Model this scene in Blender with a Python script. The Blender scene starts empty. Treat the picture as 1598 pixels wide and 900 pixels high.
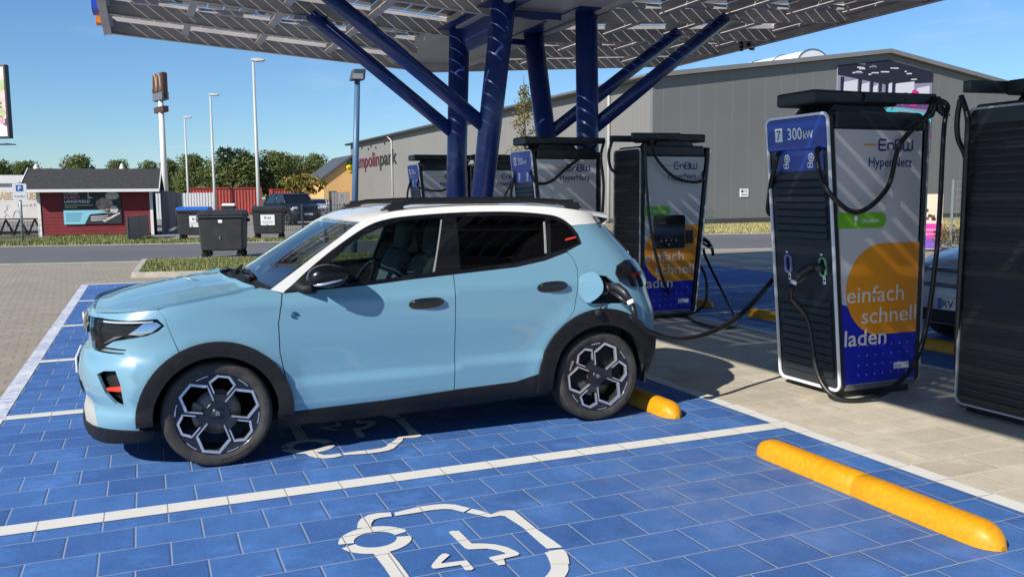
import bpy, bmesh, math, random
import numpy as np
from mathutils import Vector, Matrix
from mathutils.geometry import delaunay_2d_cdt
R_ = math.radians
random.seed(7)
scene = bpy.context.scene
COL = scene.collection

# ------------------------------------------------------------------ camera
F_PX, PITCH, ROLL, YAW = 1360.75, 0.1057, -0.0088, 0.3976
CAM = np.array([-0.3422, -5.2765, 1.5789])
_fw = np.array([math.sin(YAW)*math.cos(PITCH), math.cos(YAW)*math.cos(PITCH), -math.sin(PITCH)])
_rt = np.array([math.cos(YAW), -math.sin(YAW), 0.0]); _up = np.cross(_rt, _fw)
_r2 = _rt*math.cos(ROLL)+_up*math.sin(ROLL); _u2 = -_rt*math.sin(ROLL)+_up*math.cos(ROLL)
cd = bpy.data.cameras.new('camera'); cam = bpy.data.objects.new('camera', cd); COL.objects.link(cam)
cd.sensor_width = 36.0; cd.lens = 36.0*F_PX/1598.0; cd.clip_start = 0.05; cd.clip_end = 3000
M = Matrix.Identity(4)
for i in range(3):
    M[i][0], M[i][1], M[i][2], M[i][3] = _r2[i], _u2[i], -_fw[i], CAM[i]
cam.matrix_world = M
scene.camera = cam
def ray(u, v): return _fw + _r2*(u-799)/F_PX - _u2*(v-450)/F_PX
def at(u, v, Y): d = ray(u, v); return CAM + d*(Y-CAM[1])/d[1]      # surveyed point at depth Y
def atx(u, v, X): d = ray(u, v); return CAM + d*(X-CAM[0])/d[0]
def gp(u, v, z=0.0): d = ray(u, v); return CAM + d*(z-CAM[2])/d[2]

# ------------------------------------------------------------------ world, sun, exposure
SUN_V = Vector((-1.28, -0.62, 1.0)).normalized()            # towards the sun
elev = math.asin(SUN_V.z); azim = math.atan2(SUN_V.x, SUN_V.y)
world = bpy.data.worlds.new('World'); scene.world = world; world.use_nodes = True
wt = world.node_tree; bgn = wt.nodes['Background']
sky = wt.nodes.new('ShaderNodeTexSky'); sky.sky_type = 'NISHITA'; sky.sun_disc = False
sky.sun_elevation = elev; sky.sun_rotation = azim
sky.altitude = 600; sky.air_density = 1.15; sky.dust_density = 0.0; sky.ozone_density = 4.5
tint = wt.nodes.new('ShaderNodeMix'); tint.data_type = 'RGBA'; tint.blend_type = 'MULTIPLY'; tint.inputs[0].default_value = 1.0
tint.inputs[7].default_value = (0.89, 1.13, 1.37, 1)
wt.links.new(sky.outputs[0], tint.inputs[6]); wtc = wt.nodes.new('ShaderNodeTexCoord'); wmp = wt.nodes.new('ShaderNodeMapping'); wmp.inputs['Scale'].default_value = (3.0, 5.0, 22.0); wmp.inputs['Rotation'].default_value = (0.25, 0.1, 0.4)
wno = wt.nodes.new('ShaderNodeTexNoise'); wno.inputs['Scale'].default_value = 1.4; wno.inputs['Detail'].default_value = 9; wno.inputs['Roughness'].default_value = 0.6; wno.inputs['Distortion'].default_value = 0.6
wt.links.new(wtc.outputs['Generated'], wmp.inputs['Vector']); wt.links.new(wmp.outputs[0], wno.inputs['Vector'])
wra = wt.nodes.new('ShaderNodeMapRange'); wra.inputs['From Min'].default_value = 0.56; wra.inputs['From Max'].default_value = 0.80; wra.inputs['To Max'].default_value = 0.16
wt.links.new(wno.outputs['Fac'], wra.inputs['Value'])
cir = wt.nodes.new('ShaderNodeMix'); cir.data_type = 'RGBA'; cir.inputs[7].default_value = (9.5, 10.2, 10.8, 1)
wt.links.new(wra.outputs[0], cir.inputs[0]); wt.links.new(tint.outputs[2], cir.inputs[6]); wt.links.new(cir.outputs[2], bgn.inputs[0]); bgn.inputs[1].default_value = 0.072
sl = bpy.data.lights.new('sun', 'SUN'); sl.energy = 5.0; sl.angle = R_(0.53); sl.color = (1.0, 0.94, 0.85)
so = bpy.data.objects.new('sun', sl); COL.objects.link(so)
so.rotation_euler = SUN_V.to_track_quat('Z', 'Y').to_euler()
scene.view_settings.view_transform = 'Standard'; scene.view_settings.look = 'None'
scene.view_settings.exposure = 0.38; scene.view_settings.gamma = 1.0
scene.view_settings.use_curve_mapping = False
scene.cycles.max_bounces = 8; scene.cycles.transparent_max_bounces = 24

# ------------------------------------------------------------------ materials
def mat(name, col, rough=0.5, metal=0.0, coat=0.0, noise=None, bump=None, spec=None, emis=None, trans=0.0, ior=None, col2=None, alpha=None):
    m = bpy.data.materials.new(name); m.use_nodes = True
    nt = m.node_tree; b = nt.nodes['Principled BSDF']
    c = (*col, 1.0)
    b.inputs['Base Color'].default_value = c; b.inputs['Roughness'].default_value = rough
    b.inputs['Metallic'].default_value = metal; b.inputs['Coat Weight'].default_value = coat
    b.inputs['Coat Roughness'].default_value = 0.03
    if spec is not None: b.inputs['Specular IOR Level'].default_value = spec
    if trans: b.inputs['Transmission Weight'].default_value = trans
    if ior: b.inputs['IOR'].default_value = ior
    if emis: b.inputs['Emission Color'].default_value = (*emis[:3], 1); b.inputs['Emission Strength'].default_value = emis[3]
    if noise or bump: tc = nt.nodes.new('ShaderNodeTexCoord')
    if noise:
        n = nt.nodes.new('ShaderNodeTexNoise'); n.inputs['Scale'].default_value = noise[0]; n.inputs['Detail'].default_value = 6
        nt.links.new(tc.outputs['Object'], n.inputs['Vector'])
        r = nt.nodes.new('ShaderNodeMapRange'); nt.links.new(n.outputs['Fac'], r.inputs['Value'])
        r.inputs['From Min'].default_value = 0.3; r.inputs['From Max'].default_value = 0.7
        mx = nt.nodes.new('ShaderNodeMix'); mx.data_type = 'RGBA'
        nt.links.new(r.outputs[0], mx.inputs[0])
        k = noise[1]
        mx.inputs[6].default_value = (*[x*(1-k) for x in col], 1)
        mx.inputs[7].default_value = (*(col2 if col2 else [min(1, x*(1+k)) for x in col]), 1)
        nt.links.new(mx.outputs[2], b.inputs['Base Color'])
        r2 = nt.nodes.new('ShaderNodeMapRange'); nt.links.new(n.outputs['Fac'], r2.inputs['Value'])
        r2.inputs['From Min'].default_value = 0.3; r2.inputs['From Max'].default_value = 0.7
        r2.inputs['To Min'].default_value = max(0, rough*0.85); r2.inputs['To Max'].default_value = min(1, rough*1.15)
        nt.links.new(r2.outputs[0], b.inputs['Roughness'])
    if bump:
        n2 = nt.nodes.new('ShaderNodeTexNoise'); n2.inputs['Scale'].default_value = bump[0]; n2.inputs['Detail'].default_value = 8
        nt.links.new(tc.outputs['Object'], n2.inputs['Vector'])
        bp = nt.nodes.new('ShaderNodeBump'); bp.inputs['Strength'].default_value = bump[1]; bp.inputs['Distance'].default_value = 0.02
        nt.links.new(n2.outputs['Fac'], bp.inputs['Height']); nt.links.new(bp.outputs[0], b.inputs['Normal'])
    return m
def nodes_of(m): return m.node_tree, m.node_tree.nodes['Principled BSDF']
def N(nt, t, **k):
    n = nt.nodes.new(t)
    for a, v in k.items(): setattr(n, a, v)
    return n
def noise(nt, vec, scale, detail=6, rough=0.55):
    n = N(nt, 'ShaderNodeTexNoise'); n.inputs['Scale'].default_value = scale; n.inputs['Detail'].default_value = detail
    n.inputs['Roughness'].default_value = rough
    nt.links.new(vec, n.inputs['Vector']); return n.outputs['Fac']
def ramp(nt, fac, a, b, lo=0.0, hi=1.0):
    n = N(nt, 'ShaderNodeMapRange'); n.inputs['From Min'].default_value = a; n.inputs['From Max'].default_value = b
    n.inputs['To Min'].default_value = lo; n.inputs['To Max'].default_value = hi
    nt.links.new(fac, n.inputs['Value']); return n.outputs[0]
def mixc(nt, fac, a, b, mode='MIX'):
    n = N(nt, 'ShaderNodeMix', data_type='RGBA', blend_type=mode)
    for k, v in ((0, fac), (6, a), (7, b)):
        if isinstance(v, (tuple, list)): n.inputs[k].default_value = (*v, 1) if len(v) == 3 else v
        elif isinstance(v, (int, float)): n.inputs[k].default_value = v
        else: nt.links.new(v, n.inputs[k])
    return n.outputs[2]
def math_(nt, op, a, b=None):
    n = N(nt, 'ShaderNodeMath', operation=op)
    for k, v in ((0, a), (1, b)):
        if v is None: continue
        if isinstance(v, (int, float)): n.inputs[k].default_value = v
        else: nt.links.new(v, n.inputs[k])
    return n.outputs[0]

# ------------------------------------------------------------------ objects
def tag(o, label=None, cat=None, group=None, kind=None):
    if label: o['label'] = label
    if cat: o['category'] = cat
    if group: o['group'] = group
    if kind: o['kind'] = kind
    return o
def thing(name, label, cat, loc=(0, 0, 0), rz=0.0, group=None):
    o = bpy.data.objects.new(name, None); COL.objects.link(o)
    o.empty_display_size = 0.2; o.location = loc; o.rotation_euler = (0, 0, rz)
    return tag(o, label, cat, group)
def link_mesh(name, me, parent=None, mats=None):
    o = bpy.data.objects.new(name, me); COL.objects.link(o)
    if parent is not None: o.parent = parent
    for m in (mats or []): me.materials.append(m)
    return o
def kids(o): return [c for c in bpy.data.objects if c.parent == o]
def copy_tree(o, parent=None):
    c = o.copy(); COL.objects.link(c); c.parent = parent
    for ch in kids(o): copy_tree(ch, c)
    return c
class MB:
    """collects shapes and links them as ONE mesh object"""
    def __init__(s): s.v = []; s.f = []; s.m = []; s.sm = []; s.T = Matrix.Identity(4)
    def add(s, vs, fs, mi=0, smooth=False):
        o = len(s.v); s.v += [tuple(s.T @ Vector(v)) for v in vs]
        s.f += [tuple(i+o for i in f) for f in fs]; s.m += [mi]*len(fs); s.sm += [smooth]*len(fs); return s
    def box(s, a, b, mi=0, taper=None):
        (x0, y0, z0), (x1, y1, z1) = a, b
        vs = [(x0,y0,z0),(x1,y0,z0),(x1,y1,z0),(x0,y1,z0),(x0,y0,z1),(x1,y0,z1),(x1,y1,z1),(x0,y1,z1)]
        return s.add(vs, [(0,3,2,1),(4,5,6,7),(0,1,5,4),(1,2,6,5),(2,3,7,6),(3,0,4,7)], mi)
    def prism(s, poly, axis, a, b, mi=0, smooth=False):
        """poly of 2D points extruded along axis from a to b"""
        n = len(poly)
        def P(p, t):
            return {'x': (t, p[0], p[1]), 'y': (p[0], t, p[1]), 'z': (p[0], p[1], t)}[axis]
        vs = [P(p, a) for p in poly]+[P(p, b) for p in poly]
        fs = [tuple(range(n))[::-1], tuple(range(n, 2*n))]
        s.add(vs, fs, mi)
        return s.add(vs, [(i, (i+1) % n, n+(i+1) % n, n+i) for i in range(n)], mi, smooth)
    def tube(s, pts, r, n=10, mi=0, caps=True, smooth=True):
        pts = [Vector(p) for p in pts]; rs = r if isinstance(r, (list, tuple)) else [r]*len(pts)
        vs = []; fs = []; up = None
        for i, p in enumerate(pts):
            t = (pts[min(i+1, len(pts)-1)]-pts[max(i-1, 0)]).normalized()
            if up is None:
                up = Vector((0, 0, 1)) if abs(t.z) < 0.9 else Vector((1, 0, 0))
            x = up.cross(t)
            if x.length < 1e-5: x = Vector((1, 0, 0)).cross(t)
            x.normalize(); y = t.cross(x); up = y
            for k in range(n):
                a = 2*math.pi*k/n; vs.append(p+(x*math.cos(a)+y*math.sin(a))*rs[i])
        for i in range(len(pts)-1):
            for k in range(n):
                fs.append((i*n+k, i*n+(k+1) % n, (i+1)*n+(k+1) % n, (i+1)*n+k))
        s.add(vs, fs, mi, smooth)
        if caps:
            s.add([vs[k] for k in range(n)], [tuple(range(n))[::-1]], mi)
            s.add(vs[-n:], [tuple(range(n))], mi)
        return s
    def lathe(s, prof, axis='z', n=24, mi=0, c=(0, 0, 0), smooth=True):
        """prof: list of (radius, height)"""
        vs = []
        for r, h in prof:
            for k in range(n):
                a = 2*math.pi*k/n; p = (r*math.cos(a), r*math.sin(a))
                q = {'z': (p[0], p[1], h), 'y': (p[0], h, p[1]), 'x': (h, p[0], p[1])}[axis]
                vs.append((q[0]+c[0], q[1]+c[1], q[2]+c[2]))
        fs = [(i*n+k, i*n+(k+1) % n, (i+1)*n+(k+1) % n, (i+1)*n+k) for i in range(len(prof)-1) for k in range(n)]
        if axis == 'y': fs = [f[::-1] for f in fs]
        return s.add(vs, fs, mi, smooth)
    def build(s, name, mats, parent=None, bevel=0.0, segs=2, auto=True):
        me = bpy.data.meshes.new(name); me.from_pydata(s.v, [], s.f)
        mats = mats if isinstance(mats, (list, tuple)) else [mats]
        for m in mats: me.materials.append(m)
        me.polygons.foreach_set('material_index', s.m); me.polygons.foreach_set('use_smooth', s.sm)
        bm = bmesh.new(); bm.from_mesh(me); bmesh.ops.remove_doubles(bm, verts=bm.verts, dist=1e-5)
        if bevel:
            ed = [e for e in bm.edges if len(e.link_faces) == 2 and e.calc_face_angle(0) > 0.6]
            bmesh.ops.bevel(bm, geom=ed, offset=bevel, segments=segs, affect='EDGES', profile=0.5, clamp_overlap=True)
        bmesh.ops.recalc_face_normals(bm, faces=bm.faces)
        bm.to_mesh(me); bm.free()
        return link_mesh(name, me, parent)
def sheet(name, pts, z, m, parent=None, thick=0.0):
    b = MB(); n = len(pts)
    if thick: b.prism(pts, 'z', z-thick, z)
    else: b.add([(p[0], p[1], z) for p in pts], [tuple(range(n))])
    return b.build(name, m, parent)
def inside(poly, x, y):
    c = False; n = len(poly); j = n-1
    for i in range(n):
        xi, yi = poly[i][0], poly[i][1]; xj, yj = poly[j][0], poly[j][1]
        if (yi > y) != (yj > y) and x < (xj-xi)*(y-yi)/(yj-yi)+xi: c = not c
        j = i
    return c
def densify(poly, step):
    out = []
    for i in range(len(poly)):
        a, b = poly[i], poly[(i+1) % len(poly)]
        d = math.hypot(b[0]-a[0], b[1]-a[1]); n = max(1, int(math.ceil(d/step)))
        out += [(a[0]+(b[0]-a[0])*k/n, a[1]+(b[1]-a[1])*k/n) for k in range(n)]
    return out
def clean(poly):
    out = []
    for p in poly:
        if not out or math.hypot(p[0]-out[-1][0], p[1]-out[-1][1]) > 1e-4: out.append(p)
    if math.hypot(out[0][0]-out[-1][0], out[0][1]-out[-1][1]) < 1e-4: out.pop()
    return out
def cdt(poly, holes=(), grid=None, step=None):
    """triangulate a 2D polygon with holes; returns verts, tris"""
    loops = [clean(poly)]+[clean(h) for h in holes]
    if step: loops = [densify(l, step) for l in loops]
    V = []; E = []
    for l in loops:
        o = len(V); V += [Vector(p) for p in l]; E += [(o+i, o+(i+1) % len(l)) for i in range(len(l))]
    if grid:
        xs = [p[0] for p in poly]; ys = [p[1] for p in poly]
        segs = [(np.array(l), np.roll(np.array(l), -1, 0)) for l in loops]
        A = np.concatenate([s[0] for s in segs]); B = np.concatenate([s[1] for s in segs]); D = B-A; L2 = (D**2).sum(1)+1e-12
        nx = int((max(xs)-min(xs))/grid)+2; ny = int((max(ys)-min(ys))/grid)+2
        for i in range(nx):
            for j in range(ny):
                x = min(xs)+grid*(i+(0.5 if j % 2 else 0)); y = min(ys)+grid*j*0.9
                if not inside(loops[0], x, y) or any(inside(h, x, y) for h in loops[1:]): continue
                t = np.clip(((np.array((x, y))-A)*D).sum(1)/L2, 0, 1)
                if (((A+D*t[:, None]-np.array((x, y)))**2).sum(1)).min() < (0.45*grid)**2: continue
                V.append(Vector((x, y)))
    r = delaunay_2d_cdt(V, E, [], 0, 1e-6)
    vs = [tuple(v) for v in r[0]]; fs = []
    for f in r[2]:
        cx = sum(vs[i][0] for i in f)/len(f); cy = sum(vs[i][1] for i in f)/len(f)
        if inside(loops[0], cx, cy) and not any(inside(h, cx, cy) for h in loops[1:]): fs.append(tuple(f))
    if not fs: print('EMPTY PANEL', len(poly), poly[:2])
    used = sorted({i for f in fs for i in f}); mp = {u: k for k, u in enumerate(used)}
    return [vs[u] for u in used], [tuple(mp[i] for i in f) for f in fs]
def plate_geo(poly, holes=(), t=0.01):
    """flat plate in local x,z with thickness along +y; returns verts, faces"""
    v2, tr = cdt(poly, holes); n = len(v2)
    vs = [(p[0], 0.0, p[1]) for p in v2]+[(p[0], t, p[1]) for p in v2]
    fs = [f for f in tr]+[tuple(n+i for i in f)[::-1] for f in tr]
    cnt = {}
    for f in tr:
        for i in range(3):
            e = (f[i], f[(i+1) % 3]); cnt[e] = 1
    for (a, b) in cnt:
        if (b, a) not in cnt: fs.append((b, a, a+n, b+n))
    return vs, fs
def rrect(x0, y0, x1, y1, r, n=5):
    out = []
    for cx, cy, a0 in ((x1-r, y0+r, -90), (x1-r, y1-r, 0), (x0+r, y1-r, 90), (x0+r, y0+r, 180)):
        for k in range(n+1):
            a = R_(a0+90*k/n); out.append((cx+r*math.cos(a), cy+r*math.sin(a)))
    return out
def circ(cx, cy, r, n=24, a0=0, a1=360, ry=None):
    full = abs(a1-a0) >= 360; m = n if full else n+1
    return [(cx+r*math.cos(R_(a0+(a1-a0)*k/n)), cy+(ry or r)*math.sin(R_(a0+(a1-a0)*k/n))) for k in range(m)]
_FONT = None
def text_mesh(s, size=1.0, extr=0.0, align='LEFT', bold=0.0, space=1.0, xs=1.0):
    cu = bpy.data.curves.new('lettering', 'FONT'); cu.body = s; cu.size = size; cu.extrude = extr
    cu.align_x = align; cu.offset = bold; cu.space_character = space; cu.resolution_u = 3
    ob = bpy.data.objects.new('lettering', cu); COL.objects.link(ob)
    dg = bpy.context.evaluated_depsgraph_get(); dg.update()
    me = bpy.data.meshes.new_from_object(ob.evaluated_get(dg))
    bpy.data.objects.remove(ob); bpy.data.curves.remove(cu)
    if xs != 1.0: me.transform(Matrix.Diagonal((xs, 1, 1, 1)))
    return me
def frame(o, xdir, ydir):
    x = Vector(xdir).normalized(); z = x.cross(Vector(ydir)).normalized(); y = z.cross(x)
    m = Matrix.Identity(4)
    for i in range(3): m[i][0], m[i][1], m[i][2], m[i][3] = x[i], y[i], z[i], o[i]
    return m
def lettering(name, s, size, o, xdir, ydir, m, parent, extr=0.001, align='LEFT', bold=0.0, space=1.0, xs=1.0):
    me = text_mesh(s, size, extr, align, bold, space, xs); me.transform(frame(o, xdir, ydir))
    me.materials.clear(); ob = link_mesh(name, me, parent, [m]); return ob
def smooth_path(pts, n=8):
    P = [Vector(p) for p in pts]; out = []
    for i in range(len(P)-1):
        p0, p1, p2, p3 = P[max(i-1, 0)], P[i], P[i+1], P[min(i+2, len(P)-1)]
        for k in range(n):
            t = k/n
            out.append(0.5*((2*p1)+(-p0+p2)*t+(2*p0-5*p1+4*p2-p3)*t*t+(-p0+3*p1-3*p2+p3)*t**3))
    out.append(P[-1]); return out
def ribbon(mb, pts, w, z, mi=0):
    P = [Vector((p[0], p[1], 0)) for p in pts]; L = []; Rr = []
    for i, p in enumerate(P):
        t = (P[min(i+1, len(P)-1)]-P[max(i-1, 0)]).normalized(); n = Vector((-t.y, t.x, 0))
        ww = (w[i] if isinstance(w, (list, tuple)) else w)/2
        L.append((p.x+n.x*ww, p.y+n.y*ww, z)); Rr.append((p.x-n.x*ww, p.y-n.y*ww, z))
    k = len(P); mb.add(L+Rr, [(i, k+i, k+i+1, i+1) for i in range(k-1)], mi)
# ------------------------------------------------------------------ ground
def paver_mat(name, c1, c2, mortar, bw, rh, ox, oy, msize=0.004, blotch=0.25, stain=0.5, bumpd=0.25, rough=0.75, wear=(), joint_shade=None, dash=False):
    m = mat(name, c1, rough); nt, b = nodes_of(m)
    tc = N(nt, 'ShaderNodeTexCoord'); mp = N(nt, 'ShaderNodeMapping'); mp.inputs['Location'].default_value = (-ox, -oy, 0)
    nt.links.new(tc.outputs['Object'], mp.inputs['Vector']); vec = mp.outputs[0]
    wob = N(nt, 'ShaderNodeTexNoise'); wob.inputs['Scale'].default_value = 1.3; nt.links.new(vec, wob.inputs['Vector'])
    wv = N(nt, 'ShaderNodeVectorMath', operation='SCALE'); wv.inputs['Scale'].default_value = 0.012
    sb = N(nt, 'ShaderNodeVectorMath', operation='SUBTRACT'); sb.inputs[1].default_value = (0.5, 0.5, 0.5)
    nt.links.new(wob.outputs['Color'], sb.inputs[0]); nt.links.new(sb.outputs[0], wv.inputs[0])
    ad = N(nt, 'ShaderNodeVectorMath', operation='ADD'); nt.links.new(vec, ad.inputs[0]); nt.links.new(wv.outputs[0], ad.inputs[1])
    br = N(nt, 'ShaderNodeTexBrick'); br.offset = 0.5; br.offset_frequency = 2; br.squash = 1.0
    nt.links.new(ad.outputs[0], br.inputs['Vector'])
    br.inputs['Scale'].default_value = 1.0; br.inputs['Brick Width'].default_value = bw; br.inputs['Row Height'].default_value = rh
    br.inputs['Mortar Size'].default_value = msize; br.inputs['Mortar Smooth'].default_value = 0.15; br.inputs['Bias'].default_value = 0.0
    br.inputs['Color1'].default_value = (*c1, 1); br.inputs['Color2'].default_value = (*c2, 1); br.inputs['Mortar'].default_value = (*mortar, 1)
    n1 = noise(nt, vec, 0.55, 8, 0.6); n2 = noise(nt, vec, 9, 8, 0.7); n3 = noise(nt, vec, 90, 4, 0.7)
    col = mixc(nt, ramp(nt, n1, 0.35, 0.7, 0, blotch), br.outputs['Color'], [min(1, x*1.5+0.05) for x in c2])
    col = mixc(nt, ramp(nt, n2, 0.5, 0.78, 0, stain), col, [x*0.62 for x in c1])
    col = mixc(nt, ramp(nt, n3, 0.45, 0.75, 0, 0.40), col, [min(1, x*1.6+0.05) for x in c2])
    n5 = noise(nt, vec, 38, 6, 0.8); col = mixc(nt, ramp(nt, n5, 0.40, 0.25, 0, 0.6), col, [x*0.55 for x in c1])
    col = mixc(nt, ramp(nt, n5, 0.60, 0.78, 0, 0.5), col, [min(1, x*1.8+0.08) for x in c2])
    v1 = N(nt, 'ShaderNodeTexVoronoi'); v1.inputs['Scale'].default_value = 1.1; nt.links.new(ad.outputs[0], v1.inputs['Vector'])
    sp_ = math_(nt, 'MULTIPLY', ramp(nt, v1.outputs['Distance'], 0.10, 0.03, 0, 1), ramp(nt, n2, 0.45, 0.6, 0, 1))
    col = mixc(nt, math_(nt, 'MULTIPLY', sp_, 0.6), col, [x*0.25 for x in c1])
    n4 = noise(nt, vec, 2.6, 10, 0.72)
    col = mixc(nt, ramp(nt, n4, 0.52, 0.70, 0, blotch*1.6), col, [min(1, x*1.9+0.05) for x in c2])
    col = mixc(nt, ramp(nt, n4, 0.46, 0.28, 0, 0.45), col, [x*0.7 for x in c1])
    for (wx, wy, rx, ry, amt, wc) in wear:
        sv = N(nt, 'ShaderNodeVectorMath', operation='SUBTRACT'); sv.inputs[1].default_value = (wx, wy, 0); nt.links.new(tc.outputs['Object'], sv.inputs[0])
        dv = N(nt, 'ShaderNodeVectorMath', operation='DIVIDE'); dv.inputs[1].default_value = (rx, ry, 1); nt.links.new(sv.outputs[0], dv.inputs[0])
        ln = N(nt, 'ShaderNodeVectorMath', operation='LENGTH'); nt.links.new(dv.outputs[0], ln.inputs[0])
        k_ = math_(nt, 'MULTIPLY', ramp(nt, ln.outputs['Value'], 1.0, 0.25, 0, amt), math_(nt, 'MULTIPLY', ramp(nt, n4, 0.38, 0.62, 0.05, 1), ramp(nt, n2, 0.35, 0.6, 0.35, 1)))
        col = mixc(nt, k_, col, wc)
    if joint_shade:
        mp2 = N(nt, 'ShaderNodeMapping'); mp2.inputs['Location'].default_value = (.0085, .0, 0); nt.links.new(ad.outputs[0], mp2.inputs['Vector'])
        b2 = N(nt, 'ShaderNodeTexBrick'); b2.offset = 0.5; b2.inputs['Scale'].default_value = 1; b2.inputs['Brick Width'].default_value = bw; b2.inputs['Row Height'].default_value = rh
        b2.inputs['Mortar Size'].default_value = msize*1.3; b2.inputs['Mortar Smooth'].default_value = .5; nt.links.new(mp2.outputs[0], b2.inputs['Vector'])
        col = mixc(nt, math_(nt, 'MULTIPLY', b2.outputs['Fac'], ramp(nt, n4, .35, .6, .2, .8)), col, joint_shade)  # dark line beside each joint: chamfer shade painted into the colour
        col = mixc(nt, math_(nt, 'MULTIPLY', br.outputs['Fac'], ramp(nt, n2, .30, .55, .55, 1.0)), col, mortar)
    if dash:
        sx = N(nt, 'ShaderNodeSeparateXYZ'); nt.links.new(ad.outputs[0], sx.inputs[0])
        row = math_(nt, 'FLOOR', math_(nt, 'DIVIDE', sx.outputs[1], rh))
        fx = math_(nt, 'FRACT', math_(nt, 'ADD', math_(nt, 'DIVIDE', sx.outputs[0], bw), math_(nt, 'MULTIPLY', row, .37)))
        col = mixc(nt, math_(nt, 'MULTIPLY', math_(nt, 'LESS_THAN', fx, .075), ramp(nt, n4, .38, .55, .15, .7)), col, [x*.5 for x in c1])
    nt.links.new(col, b.inputs['Base Color'])
    h = math_(nt, 'ADD', math_(nt, 'MULTIPLY', br.outputs['Fac'], -1.0), math_(nt, 'MULTIPLY', n3, 0.25))
    bp = N(nt, 'ShaderNodeBump'); bp.inputs['Strength'].default_value = bumpd; bp.inputs['Distance'].default_value = 0.01
    nt.links.new(h, bp.inputs['Height']); nt.links.new(bp.outputs[0], b.inputs['Normal'])
    nt.links.new(ramp(nt, n2, 0.3, 0.7, rough*0.8, min(1, rough*1.15)), b.inputs['Roughness'])
    return m
def asphalt_mat(name, base):
    m = mat(name, base, 0.9); nt, b = nodes_of(m); tc = N(nt, 'ShaderNodeTexCoord'); v = tc.outputs['Object']
    a = noise(nt, v, 0.25, 6); c = noise(nt, v, 60, 5, 0.8)
    col = mixc(nt, ramp(nt, a, 0.3, 0.7), [x*0.85 for x in base], [x*1.2 for x in base])
    col = mixc(nt, ramp(nt, c, 0.4, 0.7, 0, 0.5), col, [x*1.5 for x in base])
    nt.links.new(col, b.inputs['Base Color'])
    bp = N(nt, 'ShaderNodeBump'); bp.inputs['Strength'].default_value = 0.3; bp.inputs['Distance'].default_value = 0.006
    nt.links.new(c, bp.inputs['Height']); nt.links.new(bp.outputs[0], b.inputs['Normal']); return m
def paint_mat(name, col, under, lo, hi, scale=22):
    m = mat(name, col, 0.7); nt, b = nodes_of(m); tc = N(nt, 'ShaderNodeTexCoord'); v = tc.outputs['Object']
    mp = N(nt, 'ShaderNodeMapping'); mp.inputs['Location'].default_value = (0.007, -0.0175, 0); nt.links.new(v, mp.inputs['Vector'])
    n = noise(nt, v, scale, 10, 0.75); d = noise(nt, v, 2.5, 4); k = math_(nt, 'ADD', n, math_(nt, 'MULTIPLY', d, 0.35))
    c = mixc(nt, ramp(nt, k, lo, hi), col, under); c = mixc(nt, ramp(nt, d, 0.45, 0.8, 0, 0.35), c, [x*0.75 for x in col])
    br = N(nt, 'ShaderNodeTexBrick'); br.offset = 0.5; br.inputs['Scale'].default_value = 1; br.inputs['Brick Width'].default_value = .296
    br.inputs['Row Height'].default_value = .2725; br.inputs['Mortar Size'].default_value = .003; br.inputs['Mortar Smooth'].default_value = .1
    br.inputs['Color1'].default_value = br.inputs['Color2'].default_value = (1, 1, 1, 1); nt.links.new(mp.outputs[0], br.inputs['Vector'])
    c = mixc(nt, br.outputs['Fac'], c, [0.22, 0.22, 0.2]); nt.links.new(c, b.inputs['Base Color']); return m
BLUE = (0.027, 0.098, 0.30)
M_blue = paver_mat('blue_paint', (0.017, 0.072, 0.245), (0.037, 0.126, 0.345), (0.29, 0.33, 0.40), .296, .2725, -.007, .0175, .0030, 0.28, 0.5, joint_shade=(.02, .03, .06),
    wear=((2.55, -1.55, .75, 1.1, .55, (.16, .19, .27)), (2.2, -1.75, 1.3, 1.5, .32, (.12, .16, .30)), (2.75, .45, .5, 1.0, .4, (.15, .18, .27)), (1.9, -2.45, 2.2, .16, .35, (.03, .04, .09)), (1.9, -1.15, 2.2, .14, .28, (.03, .04, .09))))
M_walk = paver_mat('beige_pavers', (0.36, 0.32, 0.245), (0.48, 0.43, 0.335), (0.62, 0.57, 0.47), .42, .27, 3.71, .0175, .006, 0.22, 0.45, joint_shade=(.17, .15, .115))
M_court = paver_mat('grey_pavers', (0.255, 0.218, 0.165), (0.285, 0.245, 0.19), (0.22, 0.19, 0.145), .30, .15, 0, 0, .004, 0.2, 0.3, dash=True)
M_asph = asphalt_mat('asphalt', (0.105, 0.105, 0.108))
M_soil = mat('field', (0.10, 0.105, 0.045), 0.95, noise=(0.5, 0.45), bump=(25, 0.6))
M_white = paint_mat('line_paint', (0.66, 0.645, 0.60), BLUE, 0.93, 1.15)
M_worn = paint_mat('worn_line_paint', (0.66, 0.68, 0.72), (0.05, 0.13, 0.36), 0.60, 0.92, 16)
M_kerb = mat('kerb_concrete', (0.40, 0.37, 0.31), 0.85, noise=(6, 0.22), bump=(60, 0.3))
M_turf = mat('turf', (0.13, 0.14, 0.045), 0.95, noise=(3, 0.4), bump=(40, 0.8))

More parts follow.
